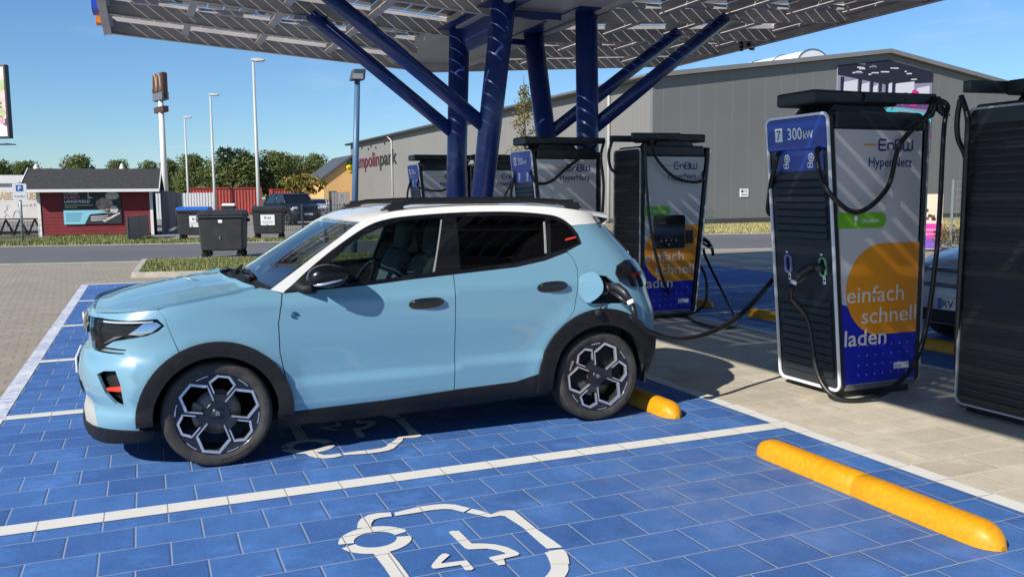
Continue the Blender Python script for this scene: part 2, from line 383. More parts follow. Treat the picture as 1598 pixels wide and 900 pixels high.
tag(sheet('ground', [(-900, -60), (900, -60), (900, 1400), (-900, 1400)], -0.024, M_soil), kind='structure')
RS = -0.225
def near_y(x): return 19.7+RS*(x+3.7)
def far_y(x): return 29.4+RS*(x+5.0)
tag(sheet('asphalt_road', [(-90, near_y(-90)), (120, near_y(120)), (120, far_y(120)), (-90, far_y(-90))], -0.016, M_asph), kind='structure')
tag(sheet('asphalt_yard', [(0.2, far_y(0.2)+2.6), (21, far_y(21)+6), (23.0, 120), (-60, 170), (-7, 45)], -0.018,
          asphalt_mat('old_asphalt', (0.21, 0.195, 0.17))), kind='structure')
tag(sheet('paved_forecourt', [(-45, -30), (45, -30), (45, near_y(45)), (-45, near_y(-45))], -0.008, M_court), kind='structure')
tag(sheet('blue_bay_paving', [(-1.41, -12), (3.70, -12), (3.70, 12.75), (-1.41, 12.75)], 0.0, M_blue), kind='structure')
tag(sheet('blue_bay_paving_far', [(6.12, -12), (11.25, -12), (11.25, 13.3), (6.12, 13.3)], 0.0, M_blue), kind='structure')
tag(sheet('walkway_paving', [(3.70, -12), (6.12, -12), (6.12, 13.3), (3.70, 13.3)], 0.0, M_walk), kind='structure')
BAY_Y = [-5.65, -3.13, -0.60, 1.89, 4.30, 6.91, 9.82, 12.69]
lb = MB()
for y in BAY_Y:
    lb.add([(-1.35, y-.068, .004), (3.585, y-.068, .004), (3.585, y+.068, .004), (-1.35, y+.068, .004)], [(0, 1, 2, 3)])
    lb.add([(6.235, y-.06, .004), (11.2, y-.06, .004), (11.2, y+.06, .004), (6.235, y+.06, .004)], [(0, 1, 2, 3)])
lb.add([(3.585, -12, .004), (3.70, -12, .004), (3.70, 12.75, .004), (3.585, 12.75, .004)], [(0, 1, 2, 3)])
lb.add([(6.12, -12, .004), (6.235, -12, .004), (6.235, 13.3, .004), (6.12, 13.3, .004)], [(0, 1, 2, 3)])
tag(lb.build('road_marking', M_white), kind='structure')
wb = MB(); wb.add([(-1.475, -12, .004), (-1.35, -12, .004), (-1.35, 12.76, .004), (-1.475, 12.76, .004)], [(0, 1, 2, 3)])
tag(wb.build('bay_edge_marking', M_worn), kind='structure')

def pictogram(dy):
    b = MB(); zk = [0.0042]; c = (0.573, -1.437+dy)
    ring = []
    for a0, a1 in ((12, 178), (192, 352)):
        ribbon(b, [(c[0]+0.134*math.cos(R_(a0+(a1-a0)*k/16)), c[1]+0.128*math.sin(R_(a0+(a1-a0)*k/16))) for k in range(17)], 0.070, zk[0]); zk[0] += .0004
    def S(pts, w):
        ribbon(b, [(p.x, p.y) for p in smooth_path([(x, y+dy, 0) for x, y in pts], 6)], w, zk[0]); zk[0] += .0004
    S([(1.262, -1.895), (1.248, -1.97), (1.20, -2.09), (1.08, -2.19), (0.9, -2.235), (0.74, -2.21), (0.62, -2.10), (0.569, -1.93)], 0.075)
    ribbon(b, [(0.569, -1.945), (0.568, -1.75), (0.560, -1.57)], 0.072, zk[0]); zk[0] += .0004
    k_ = .26283
    for poly in ([(900, 95), (960, 108), (1015, 128), (1060, 108), (1110, 102), (1150, 106), (1290, 220), (1385, 285), (1438, 324), (1345, 332), (1300, 295), (1200, 205), (1095, 138), (1065, 136), (1000, 146), (935, 131), (866, 116)],
                 [(438, 118), (590, 82), (680, 70), (740, 66), (800, 70), (890, 92), (850, 116), (780, 98), (730, 96), (650, 104), (560, 120), (445, 137)],
                 [(418, 117), (345, 120), (285, 132), (240, 155), (222, 180), (218, 212), (302, 206), (302, 182), (318, 160), (360, 148), (425, 140)],
                 [(762, 236), (775, 228), (822, 227), (900, 303), (960, 302), (1040, 308), (1110, 325), (1165, 350), (1182, 362), (1175, 372), (1090, 392), (1098, 428), (1058, 432), (1020, 402), (1000, 390), (1008, 383), (1105, 362), (1060, 345), (990, 333), (880, 338), (858, 330)],
                 [(745, 362), (768, 372), (722, 412), (715, 422), (850, 405), (872, 404), (912, 452), (895, 462), (860, 462), (835, 430), (690, 452), (668, 452), (658, 440), (665, 425), (705, 378), (725, 364)],
                 [(1440, 338), (1462, 360), (1474, 392), (1478, 425), (1365, 425), (1364, 390), (1352, 345)]):
        v2, tr = cdt([tuple(gp(500+x*k_, 770+y*k_)[:2]) for x, y in poly]); b.add([(x, y+dy, zk[0]) for x, y in v2], tr); zk[0] += .0004
    return tag(b.build('bay_pictogram', M_white), kind='structure')
pictogram(0.0)
p2 = pictogram(0.0)
p2.matrix_world = Matrix.Translation((-0.02, -1.20, 0)) @ Matrix.Diagonal((1, -1, 1, 1))

# raised grass island with kerb beyond the bays
def off_poly(p, d):
    c = np.mean(np.array(p), 0); return [tuple(c+(np.array(q)-c)*(1-d/np.linalg.norm(np.array(q)-c))) for q in p]
isl = [tuple(gp(205, 433)[:2]), tuple(gp(330, 430)[:2]), tuple(gp(640, 421)[:2]), tuple(gp(900, 398)[:2]), tuple(gp(900, 391)[:2]), tuple(gp(640, 398)[:2]), tuple(gp(398, 406.5)[:2]), tuple(gp(221, 410)[:2])]
kb = MB(); inner = off_poly(isl, 0.16)
n = len(isl)
vs = [(x, y, -.01) for x, y in isl]+[(x, y, .10) for x, y in off_poly(isl, 0.02)]+[(x, y, .10) for x, y in inner]+[(x, y, .06) for x, y in inner]
fs = []
for k in range(3):
    fs += [(k*n+i, k*n+(i+1) % n, (k+1)*n+(i+1) % n, (k+1)*n+i) for i in range(n)]
kb.add(vs, fs); tag(kb.build('kerb', M_kerb, bevel=0.012), kind='structure')
tag(sheet('island_soil', inner, 0.085, M_turf), kind='structure')
def grass(name, poly, z, count, h, cols, seed, label=None):
    rnd = random.Random(seed); b = MB(); xs = [p[0] for p in poly]; ys = [p[1] for p in poly]; k = 0
    while k < count:
        x = rnd.uniform(min(xs), max(xs)); y = rnd.uniform(min(ys), max(ys))
        if not inside(poly, x, y): continue
        k += 1; a = rnd.uniform(0, 6.28); hh = h*rnd.uniform(0.4, 1.2); w = hh*0.16; l = hh*rnd.uniform(0.1, 0.7); a2 = rnd.uniform(0, 6.28)
        dx, dy = math.cos(a)*w, math.sin(a)*w
        b.add([(x-dx, y-dy, z), (x+dx, y+dy, z), (x+math.cos(a2)*l, y+math.sin(a2)*l, z+hh)], [(0, 1, 2)], rnd.randrange(len(cols)))
    ms = [mat(f'{name}_blade', c, 0.8) for c in cols]
    return tag(b.build(name, ms), label, 'grass', kind='stuff')
G1 = [(0.12, 0.15, 0.03), (0.20, 0.21, 0.06), (0.30, 0.27, 0.11), (0.09, 0.12, 0.025)]
grass('grass', inner, 0.085, 15000, 0.065, G1, 1, 'short sunlit grass on the kerbed island beyond the bays')
vleft = [(-45, far_y(-45)), (21, far_y(21)), (21, far_y(21)+5.2), (5.5, far_y(5.5)+2.2), (0.2, far_y(0.2)+2.6), (-0.4, 36.8), (-4.0, 37.5), (-4.0, 33.0), (-45, 38)]
tag(sheet('verge_soil', vleft, -0.012, M_turf), kind='structure')
grass('verge_grass', [(-6, far_y(-6)+.1), (13, far_y(13)+.1), (13, far_y(13)+3.0), (5.5, far_y(5.5)+2.2), (0.2, far_y(0.2)+3.2), (-0.4, 36.8), (-4.0, 37.5), (-4.0, 33.0), (-6, 32.2)], -0.01, 16000, 0.11, G1, 2, 'mown verge grass between road, red shed and bins')
vr = [(20.2, far_y(20.2)+.05), (60, far_y(60)+.05), (60, 45), (24, 33.0), (21, 30)]
tag(sheet('dry_verge_soil', [(20.0, far_y(20.0)), (120, far_y(120)), (120, 80), (22, 110), (21, 31)], -0.011, mat('dry_turf', (0.26, 0.22, 0.10), 0.95, noise=(2, 0.35), bump=(30, 0.6))), kind='structure')
grass('dry_verge_grass', [(20.2, far_y(20.2)+.05), (44, far_y(44)+.05), (44, 29), (24, 32.6), (21, 30)], -0.01, 14000, 0.13, [(0.34, 0.28, 0.11), (0.25, 0.24, 0.08), (0.42, 0.35, 0.17)], 3, 'dry yellow verge grass along the grey hall')
kb2 = MB()
for fn, d in ((near_y, 0.0), (far_y, 0.0)):
    x0, x1 = -60, 60
    kb2.prism([(0, 0)], 'z', 0, 0) if False else None
    vs = []
    for x in (x0, x1):
        vs += [(x, fn(x)-.07, -.02), (x, fn(x)-.07, -.003), (x, fn(x)+.07, -.003), (x, fn(x)+.07, -.02)]
    kb2.add(vs, [(1, 2, 6, 5), (0, 1, 5, 4), (2, 3, 7, 6)])
tag(kb2.build('road_edge_stones', mat('edge_stone', (0.50, 0.46, 0.38), 0.85, noise=(4, 0.25))), kind='structure')
# ------------------------------------------------------------------ the light blue car
def pchip(pts):
    x = np.array([p[0] for p in pts], float); y = np.array([p[1] for p in pts], float)
    h = np.diff(x); d = np.diff(y)/h; m = np.zeros(len(x)); m[0] = d[0]; m[-1] = d[-1]
    for i in range(1, len(x)-1):
        if d[i-1]*d[i] > 0:
            w1 = 2*h[i]+h[i-1]; w2 = h[i]+2*h[i-1]; m[i] = (w1+w2)/(w1/d[i-1]+w2/d[i])
    def f(v):
        v = min(max(v, x[0]), x[-1]); i = min(max(int(np.searchsorted(x, v))-1, 0), len(x)-2)
        t = (v-x[i])/h[i]
        return float((1+2*t)*(1-t)**2*y[i]+t*(1-t)**2*h[i]*m[i]+t*t*(3-2*t)*y[i+1]+t*t*(t-1)*h[i]*m[i+1])
    return f
cW = pchip([(.12,.74),(.20,.79),(.27,.845),(.34,.866),(.42,.873),(.55,.879),(.70,.878),(.85,.872),(.97,.858),(1.06,.832),(1.2,.782),(1.35,.722),(1.46,.668),(1.54,.62)])
cF = pchip([(.1,-.70),(.18,-.745),(.25,-.755),(.31,-.75),(.38,-.725),(.45,-.75),(.53,-.765),(.60,-.76),(.64,-.745),(.69,-.705),(.75,-.695),(.82,-.71),(.86,-.70),(.95,-.645),(1.1,-.5)])
cR = pchip([(.1,3.05),(.3,3.14),(.5,3.20),(.7,3.195),(.88,3.14),(1.0,3.11),(1.15,3.02),(1.3,2.89),(1.42,2.80),(1.54,2.72)])
LF, LR, NN, LP = 0.60, 0.52, 2.9, 1.1
CY = 0.88
def x2p(x, z):
    f, r = cF(z), cR(z)
    if x < f+LF:
        u = min(max((x-f)/LF, 0), 1); ph = math.acos(min(1, (1-u)**(NN/2))); return f+LF-LP*(1-ph/(math.pi/2))
    if x > r-LR:
        u = min(max((r-x)/LR, 0), 1); ph = math.acos(min(1, (1-u)**(NN/2))); return r-LR+LP*(1-ph/(math.pi/2))
    return x
def surf(p, z):
    f, r = cF(z), cR(z); w = cW(z)
    if p < f+LF:
        ph = max(0.0, (math.pi/2)*(1-(f+LF-p)/LP)); x = f+LF*(1-math.cos(ph)**(2/NN)); w *= math.sin(ph)**(2/NN)
    elif p > r-LR:
        ph = max(0.0, (math.pi/2)*(1-(p-r+LR)/LP)); x = r-LR*(1-math.cos(ph)**(2/NN)); w *= math.sin(ph)**(2/NN)
    else: x = p
    # shallow sculpting of the doors and the fender shoulders
    if 0.2 < x < 2.6 and z < 1.06:
        k = min(1, (x-0.2)/0.3)*min(1, (2.6-x)/0.4)
        zl = z-0.03*(x-1.2); lo = min(1, max(0, (zl-.455)/.05)); lo = lo*lo*(3-2*lo)
        w -= 0.016*k*lo*math.exp(-(max(0, zl-.52)/0.20)**2)
    if -.2 < x < 2.75:
        k = min(1, (x+.2)/.4)*min(1, (2.75-x)/.5); zs = z-(.945+.012*x)
        w += 0.010*k*math.exp(-abs(zs)/(.020 if zs > 0 else .055))
    if x < -.30 and .27 < z < .70:
        k = min(1, (z-.27)/.08)*min(1, (.70-z)/.10); w += .012*k*math.exp(-abs(x+.455-.10*(z-.45))/.045)
    for hx, hr in ((0, .435), (2.54, .478)):
        d = math.hypot(x-hx, z-.318)
        w += 0.012*math.exp(-((d-hr)/0.07)**2)
    return Vector((x, CY-w, z))
def snorm(p, z):
    e = 2e-3
    f, r = cF(z), cR(z)
    pmin, pmax = f+LF-LP+4e-3, r-LR+LP-4e-3
    p = min(max(p, pmin), pmax)
    a = surf(p+e, z)-surf(p-e, z); b = surf(p, z+e)-surf(p, z-e)
    return a.cross(b).normalized()      # outward on the near side (-y)
def set_normals(me, nrm):
    me.normals_split_custom_set(nrm)
def car_panel(name, poly, m, parent, holes=(), off=0.0, thick=0.018, grid=0.05, sides=(1, -1), step=None, rim=True):
    """panel of the body side: an outline in x,z lifted to the body surface, with a folded edge"""
    toP = lambda l: [(x2p(x, z), z) for x, z in densify(clean(l), 0.04)]
    v2, tr = cdt(toP(poly), [toP(h) for h in holes], grid)
    P = [surf(*q) for q in v2]; Nn = [snorm(*q) for q in v2]
    P = [a+b*off for a, b in zip(P, Nn)]
    n = len(P); out = []
    f0 = tr[0]; g = (P[f0[1]]-P[f0[0]]).cross(P[f0[2]]-P[f0[0]])
    if g.dot(Nn[f0[0]]) < 0: tr = [t[::-1] for t in tr]
    edges = {}
    for t in tr:
        for i in range(3): edges[(t[i], t[(i+1) % 3])] = 1
    bnd = [(a, b) for a, b in edges if (b, a) not in edges] if rim else []
    for s in sides:
        mirror = (lambda v: Vector((v.x, 2*CY-v.y, v.z))) if s < 0 else (lambda v: v.copy())
        mn = (lambda v: Vector((v.x, -v.y, v.z))) if s < 0 else (lambda v: v.copy())
        V = [mirror(q) for q in P]+[mirror(q-b*thick) for q, b in zip(P, Nn)] if rim else [mirror(q) for q in P]
        Fc = list(tr)+[(b, a, a+n, b+n) for a, b in bnd]
        if s < 0: Fc = [f[::-1] for f in Fc]
        me = bpy.data.meshes.new(name); me.from_pydata(V, [], Fc); me.materials.append(m)
        me.polygons.foreach_set('use_smooth', [True]*len(Fc))
        ln = []
        for k, pl in enumerate(me.polygons):
            for vi in pl.vertices:
                ln.append(tuple(mn(Nn[vi])) if k < len(tr) else tuple(pl.normal))
        set_normals(me, ln)
        out.append(link_mesh(name, me, parent))
    return out
def grid_surf(name, fn, nu, nv, m, parent, flip=False, thick=0.0):
    """smooth patch from fn(u, v) with exact normals"""
    V = []; Nn = []
    for i in range(nu+1):
        for j in range(nv+1):
            u, v = i/nu, j/nv; e = 1e-3
            V.append(Vector(fn(u, v)))
            du = Vector(fn(min(1, u+e), v))-Vector(fn(max(0, u-e), v)); dv = Vector(fn(u, min(1, v+e)))-Vector(fn(u, max(0, v-e)))
            k = du.cross(dv).normalized(); Nn.append(-k if flip else k)
    Fc = []
    for i in range(nu):
        for j in range(nv):
            q = (i*(nv+1)+j, (i+1)*(nv+1)+j, (i+1)*(nv+1)+j+1, i*(nv+1)+j+1); Fc.append(q[::-1] if flip else q)
    nf = len(Fc); n = len(V)
    if thick:
        V += [a-b*thick for a, b in zip(V, Nn)]
        bd = [i*(nv+1) for i in range(nu+1)]+[nu*(nv+1)+j for j in range(1, nv+1)]+[i*(nv+1)+nv for i in range(nu-1, -1, -1)]+[j for j in range(nv-1, 0, -1)]
        for a, b in zip(bd, bd[1:]+bd[:1]):
            q = (a, b, b+n, a+n); Fc.append(q if flip else q[::-1])
    me = bpy.data.meshes.new(name); me.from_pydata(V, [], Fc); me.materials.append(m)
    me.polygons.foreach_set('use_smooth', [True]*len(Fc))
    ln = []
    for k, pl in enumerate(me.polygons):
        for vi in pl.vertices: ln.append(tuple(Nn[vi]) if k < nf else tuple(pl.normal))
    set_normals(me, ln)
    return link_mesh(name, me, parent)

C_blue = mat('light_blue_paint', (0.155, 0.315, 0.415), 0.35, coat=0.8)
C_white = mat('white_roof_paint', (0.76, 0.75, 0.72), 0.35, coat=0.8)
C_plast = mat('black_grained_plastic', (0.010, 0.010, 0.0115), 0.6, spec=.32, noise=(40, 0.25), bump=(300, 0.15))
C_gloss = mat('gloss_black', (0.006, 0.006, 0.008), 0.12, coat=1.0)
C_rub = mat('tyre_rubber', (0.028, 0.026, 0.025), 0.72, noise=(14, 0.35), bump=(120, 0.2), col2=(0.055, 0.048, 0.042))
C_rim = mat('black_alloy', (0.010, 0.011, 0.016), 0.25, coat=0.5)
C_silver = mat('machined_alloy', (0.68, 0.70, 0.76), 0.28, metal=0.8)
C_disc = mat('brake_disc', (0.13, 0.125, 0.12), 0.45, metal=0.6)
C_dark = mat('dark_cavity', (0.006, 0.006, 0.007), 0.9)
C_seat = mat('grey_blue_upholstery', (0.075, 0.115, 0.13), 0.85, noise=(30, 0.2))
C_seatd = mat('dark_upholstery', (0.02, 0.022, 0.025), 0.85)
C_orange = mat('seat_accent', (0.45, 0.14, 0.03), 0.7)
C_red = mat('red_accent', (0.62, 0.04, 0.015), 0.35, coat=0.6)
C_lens = mat('headlamp_silver', (0.75, 0.78, 0.82), 0.12, metal=0.9)
C_rail = mat('satin_black', (.008, .008, .009), .38)
C_mirr = mat('mirror_black', (.005, .005, .007), .22, spec=.35)
C_skid2 = mat('worn_grey_trim', (.36, .36, .34), .5)
C_ltr = mat('raised_rubber', (.010, .010, .010), .4)
C_strip = mat('pillar_grey', (.26, .26, .25), .5)
C_skid = mat('light_grey_trim', (0.62, 0.61, 0.57), 0.45)
def glass_mat(name, tint, mixf, refl=1.0):
    m = bpy.data.materials.new(name); m.use_nodes = True; nt = m.node_tree; nt.nodes.clear()
    o = N(nt, 'ShaderNodeOutputMaterial'); t = N(nt, 'ShaderNodeBsdfTransparent'); t.inputs[0].default_value = (*tint, 1)
    g = N(nt, 'ShaderNodeBsdfGlossy'); g.inputs['Roughness'].default_value = 0.02; g.inputs[0].default_value = (1, 1, 1, 1)
    fr = N(nt, 'ShaderNodeFresnel'); fr.inputs[0].default_value = 1.5
    mx = N(nt, 'ShaderNodeMixShader'); nt.links.new(ramp(nt, fr.outputs[0], 0, 1, mixf, refl), mx.inputs[0])
    nt.links.new(t.outputs[0], mx.inputs[1]); nt.links.new(g.outputs[0], mx.inputs[2]); nt.links.new(mx.outputs[0], o.inputs[0])
    return m
G_front = glass_mat('clear_tinted_glass', (0.46, 0.53, 0.51), 0.0, 0.7)
G_wind = glass_mat('windscreen_glass', (0.70, 0.80, 0.82), 0.0, 0.42)
G_priv = glass_mat('privacy_glass', (0.04, 0.04, 0.05), 0.0)
G_lamp = glass_mat('lamp_cover', (0.8, 0.84, 0.88), 0.0, 0.28)

car = thing('electric_car', 'light blue hatchback with white roof plugged in at the charging bay', 'car', (0, 0, 0))
HC = [(.33, 1.040), (.27, 1.050), (.195, 1.036), (.105, 1.016), (-.11, .984), (-.248, .962), (-.434, .940), (-.53, .931), (-.636, .918)]
C0 = -9.0   # clamps to the centreline
def arc(hx, r, a0, a1, n=18): return [(hx+r*math.cos(R_(a0+(a1-a0)*k/n)), .318+r*math.sin(R_(a0+(a1-a0)*k/n))) for k in range(n+1)]
RF, RRr = .435, .478
g = 0.0025
# --- front bumper
HEAD = [(-.66, .888), (-.607, .897), (-.453, .893), (-.302, .902), (-.264, .862), (-.30, .832), (-.36, .808), (-.458, .79), (-.539, .771), (-.585, .735), (-.471, .729), (-.486, .702), (-.64, .699), (-.664, .712), (-.668, .80)]
INTK = [(-.635, .583), (-.598, .607), (-.534, .612), (-.512, .536), (-.499, .400), (-.544, .416), (-.594, .476)]
bump_poly = [(C0, .40), (-.675, .40), (-.648, .262), (-.425, .262)]+arc(0, RF, 184, 117)+[(-.247, .85), (-.262, .905), (-.30, .953)]+[(-.434, .9375), (-.53, .928), (-.636, .915), (C0, .895)]
fb = car_panel('front_bumper', bump_poly, C_blue, car, holes=[HEAD, INTK])
car_panel('skid_plate', [(C0, .255), (-.645, .255), (-.672, .395), (C0, .395)], C_skid2, car, off=-.004)
car_panel('front_lip', [(C0, .155), (-.60, .155), (-.36, .19), (-.345, .258), (-.66, .258), (C0, .25)], C_plast, car, off=.006)
car_panel('grille_strip', [(C0, .80), (-.672, .80), (-.664, .886), (C0, .886)], C_gloss, car, off=.015, grid=.025)
car_panel('lower_grille', [(C0, .42), (-.722, .42), (-.735, .50), (C0, .50)], C_plast, car, off=.008, grid=.025)
em = MB()
for zz in (.825, .848): em.tube([(-.722, CY-.05, zz-.012), (-.728, CY, zz+.014), (-.722, CY+.05, zz-.012)], .007, 6)
em.build('nose_emblem', C_skid, car)
# plate, emblem on the nose
pb = MB(); pb.box((-.775, .64, .52), (-.764, 1.12, .62)); pb.build('licence_plate', mat('plate_white', (.75, .75, .73), .4), car, bevel=.003)
for side_ in (1, -1):
    mir = lambda v: v if side_ > 0 else (v[0], 2*CY-v[1], v[2])
    base = car_panel('headlight', HEAD, C_dark, car, off=-.035, sides=(side_,))[0]
    car_panel('lamp_cover', HEAD, G_lamp, base, off=-.002, sides=(side_,), rim=False)
    car_panel('reflector', [(-.47, .812), (-.40, .805), (-.34, .825), (-.285, .865), (-.31, .885), (-.38, .882), (-.42, .85)], C_lens, base, off=-.022, sides=(side_,), grid=.03)
    car_panel('reflector', [(-.62, .74), (-.55, .79), (-.50, .80), (-.56, .77)], C_lens, base, off=-.02, sides=(side_,), grid=.03)
    car_panel('light_strip', [(-.625, .708), (-.49, .708), (-.48, .722), (-.60, .722)], C_lens, base, off=-.012, sides=(side_,), grid=.03)
    car_panel('light_strip', [(-.60, .878), (-.33, .884), (-.325, .892), (-.60, .888)], C_skid, base, off=-.014, sides=(side_,), grid=.03)
    ik = car_panel('air_intake', INTK, C_plast, car, off=-.045, sides=(side_,))[0]
    car_panel('red_clip', [(-.598, .505), (-.515, .522), (-.505, .505), (-.508, .488), (-.594, .488)], C_red, ik, off=-.012, sides=(side_,), grid=.03)
# --- fender, doors, quarter panel
car_panel('fender', [(-.297, .951), (-.259, .903), (-.244, .848)]+arc(0, RF, 116.4, 10)+[(.40, .46), (.365, .66), (.363, .833), (.394, 1.010), (.33, 1.036)]+HC[1:6], C_blue, car)
DB = [(.401, 1.011), (.945, 1.036), (1.216, 1.058), (1.484, 1.075)]
for side_ in (1, -1):
    fd = car_panel('front_door', DB+[(1.4795, .9), (1.463, .327), (1.003, .304), (.428, .291), (.406, .462), (.371, .66), (.369, .833)], C_blue, car, sides=(side_,))[0]
    rd = car_panel('rear_door', [(1.490, 1.076), (1.934, 1.105), (2.151, 1.14), (2.325, 1.19), (2.365, 1.14), (2.382, 1.073), (2.360, .923), (2.328, .794)]+arc(2.54, RRr, 131, 170)+[(2.062, .383), (1.904, .342), (1.469, .328), (1.4855, .9)], C_blue, car, sides=(side_,))[0]
    for dr, x0, x1, z0, z1 in ((fd, 1.17, 1.404, .903, .910), (rd, 2.062, 2.288, .964, .971)):
        zc = (z0+z1)/2; hw = (x1-x0)/2; cx = (x0+x1)/2
        ov = [(cx+hw*math.copysign(abs(math.cos(t))**.7, math.cos(t)), zc+.034*math.copysign(abs(math.sin(t))**.9, math.sin(t))+.03*(math.cos(t))*.2) for t in [2*math.pi*k/28 for k in range(28)]]
        hd = car_panel('door_handle', ov, C_gloss, dr, off=.004, sides=(side_,), grid=.03)[0]
        b = MB(); pts = []
        for k in range(9):
            t = k/8; x = x0+.012+(x1-x0-.024)*t; y = surf(x2p(x, zc), zc).y-.012-.016*math.sin(math.pi*t)**.5
            pts.append((x, y if side_ > 0 else 2*CY-y, zc+.012+.006*t))
        b.tube(pts, [.008]+[.013]*7+[.008], 10); b.build('handle_bar', C_gloss, hd)
PORT = [(2.475, .985), (2.53, 1.03), (2.60, 1.02), (2.66, .97), (2.72, .88), (2.752, .84), (2.69, .828), (2.47, .838), (2.44, .90)]
TAIL = [(2.672, 1.03), (2.695, 1.085), (2.77, 1.114), (2.90, 1.114), (3.02, 1.07), (3.02, .95), (2.90, .922), (2.76, .940), (2.70, .975)]
Q_top = [(2.388, 1.073), (2.371, 1.142), (2.33, 1.197), (2.452, 1.245), (2.439, 1.311), (2.404, 1.364), (2.46, 1.372), (2.627, 1.376), (9.0, 1.385)]
Q_bot = [(9.0, .53), (3.12, .52), (2.95, .60)]+arc(2.54, RRr, 42, 130, 24)+[(2.334, .794), (2.366, .923)]
qn = car_panel('quarter_panel', Q_top+Q_bot, C_blue, car, holes=[PORT, TAIL], sides=(1,))[0]
qf = car_panel('quarter_panel', Q_top+Q_bot, C_blue, car, holes=[TAIL], sides=(-1,))[0]
for side_ in (1, -1):
    tl = car_panel('tail_light', TAIL, C_gloss, car, off=.012, sides=(side_,))[0]
    car_panel('tail_lens', [(2.80, 1.02), (2.95, 1.035), (2.95, 1.01), (2.81, 1.0)], mat('dark_red_lens', (.10, .004, .004), .15), tl, off=.016, sides=(side_,), grid=.03)
# --- black cladding
for hx, ro, ri, a0, a1 in ((0, .438, .352, -4, 184), (2.54, .483, .37, 22, 188)):
    oo = arc(hx, ro, a0, a1, 30); ii = arc(hx, ri, a1, a0, 30)
    car_panel('wheel_arch_trim', oo+ii, C_plast, car, off=.022, thick=.06, grid=.04)
car_panel('sill_trim', [(.345, .30), (.43, .288), (1.003, .301), (1.466, .325), (1.904, .339), (2.06, .381), (2.10, .34), (2.17, .225), (1.3, .195), (.345, .185)], C_plast, car, off=.006, thick=.05)
car_panel('rear_bumper', [(2.96, .595), (3.12, .515), (9.0, .525), (9.0, .20), (3.0, .205), (2.885, .26)]+arc(2.54, .37, 8, 22, 6)+arc(2.54, .483, 24, 37, 6), C_plast, car, off=.012, thick=.05)
# --- window band
DLO_T = [(.406, 1.014), (.592, 1.166), (.771, 1.29), (.954, 1.395), (1.094, 1.438), (1.273, 1.458), (1.609, 1.474), (1.955, 1.473), (2.213, 1.452), (2.327, 1.424), (2.401, 1.367), (2.439, 1.311), (2.452, 1.245)]
DLO_B = [(2.33, 1.195), (2.151, 1.143), (1.934, 1.108), (1.497, 1.079), (1.216, 1.061), (.945, 1.039)]
FG = [(.688, 1.18), (.80, 1.262), (.936, 1.347), (1.091, 1.408), (1.247, 1.434), (1.467, 1.444), (1.41, 1.25), (1.362, 1.094), (1.216, 1.085), (.945, 1.064), (.80, 1.055), (.62, 1.05), (.56, 1.08)]
RG = [(1.565, 1.447), (1.90, 1.449), (2.208, 1.43), (2.185, 1.30), (2.167, 1.175), (1.93, 1.137), (1.54, 1.105)]
QG = [(2.245, 1.42), (2.32, 1.395), (2.375, 1.36), (2.413, 1.30), (2.425, 1.25), (2.32, 1.213), (2.205, 1.19)]
def rnd_line(pts, n=5): return [(p.x, p.y) for p in smooth_path([(x, z, 0) for x, z in pts], n)]
DLO_T = rnd_line(DLO_T); DLO_B = rnd_line(DLO_B)
FG = rnd_line(FG[:6])+FG[6:]; QG = rnd_line(QG[:5])+QG[5:]
for side_ in (1, -1):
    wf = car_panel('window_frame', DLO_T+DLO_B, C_gloss, car, holes=[FG, RG, QG], off=-.003, sides=(side_,), thick=.03)[0]
    car_panel('front_window', FG, G_front, wf, off=-.010, sides=(side_,), rim=False)
    car_panel('rear_window', RG, G_priv, wf, off=-.010, sides=(side_,), rim=False)
    car_panel('quarter_window', QG, G_priv, wf, off=-.010, sides=(side_,), rim=False)
    car_panel('grey_strip', [(1.455, 1.43), (1.468, 1.43), (1.408, 1.21), (1.372, 1.10), (1.352, 1.10), (1.395, 1.23)], C_strip, wf, off=-.005, sides=(side_,), grid=.03)
    car_panel('red_strip', [(2.335, 1.282), (2.41, 1.296), (2.414, 1.286), (2.335, 1.270)], C_red, wf, off=.001, sides=(side_,), grid=.03)
    car_panel('grey_strip', [(2.190, 1.40), (2.200, 1.40), (2.172, 1.19), (2.160, 1.19)], C_strip, wf, off=.001, sides=(side_,), grid=.03)
# --- roof band and pillars
UE = [(.33, 1.036), (.48, 1.137), (.63, 1.238), (.78, 1.335), (.92, 1.424), (1.09, 1.474), (1.28, 1.497), (1.7, 1.515), (2.1, 1.510), (2.4, 1.485), (2.62, 1.455), (2.74, 1.435)]
UE_S = UE[:4]+[(p.x, p.y) for p in smooth_path([(x, z, 0) for x, z in UE[3:]], 4)][1:]
car_panel('roof_pillar_band', UE_S+[(2.80, 1.425), (2.78, 1.40), (2.627, 1.379), (2.46, 1.375), (2.402, 1.370)]+[q for q in DLO_T if q[0] < 2.39][::-1], C_white, car, thick=.03)
zU = pchip(UE[4:]+[(2.86, 1.41)])
zC = pchip([(.84, 1.428), (.976, 1.482), (1.255, 1.523), (1.7, 1.543), (2.2, 1.533), (2.5, 1.508), (2.86, 1.452)])
def yside(x, z): return surf(x2p(x, z), z).y
def roof(u, v):
    t = abs(2*v-1); xf = .868+.052*t**2; xr = 2.86-.10*t**3; x = xf+(xr-xf)*u
    zu = zU(x) if x > .92 else zU(.92)+(x-.92)*.55
    ye = min(yside(min(x, 2.66), zu)+.004, .31); hw = CY-ye
    z = zu+(zC(x)-zu)*(1-t**3.2)
    return (x, CY+(1 if v > .5 else -1)*hw*t, z)
grid_surf('roof', roof, 40, 40, C_white, car, thick=.02)
def spo(u, v):
    t = abs(2*v-1); x = 2.86-.10*t**3-.17*u; y = CY+(1 if v > .5 else -1)*.575*t
    return (x, y, 1.452-.045*(t**3)-.01-.075*u**.6)
grid_surf('spoiler_underside', spo, 6, 24, C_white, car, flip=True)
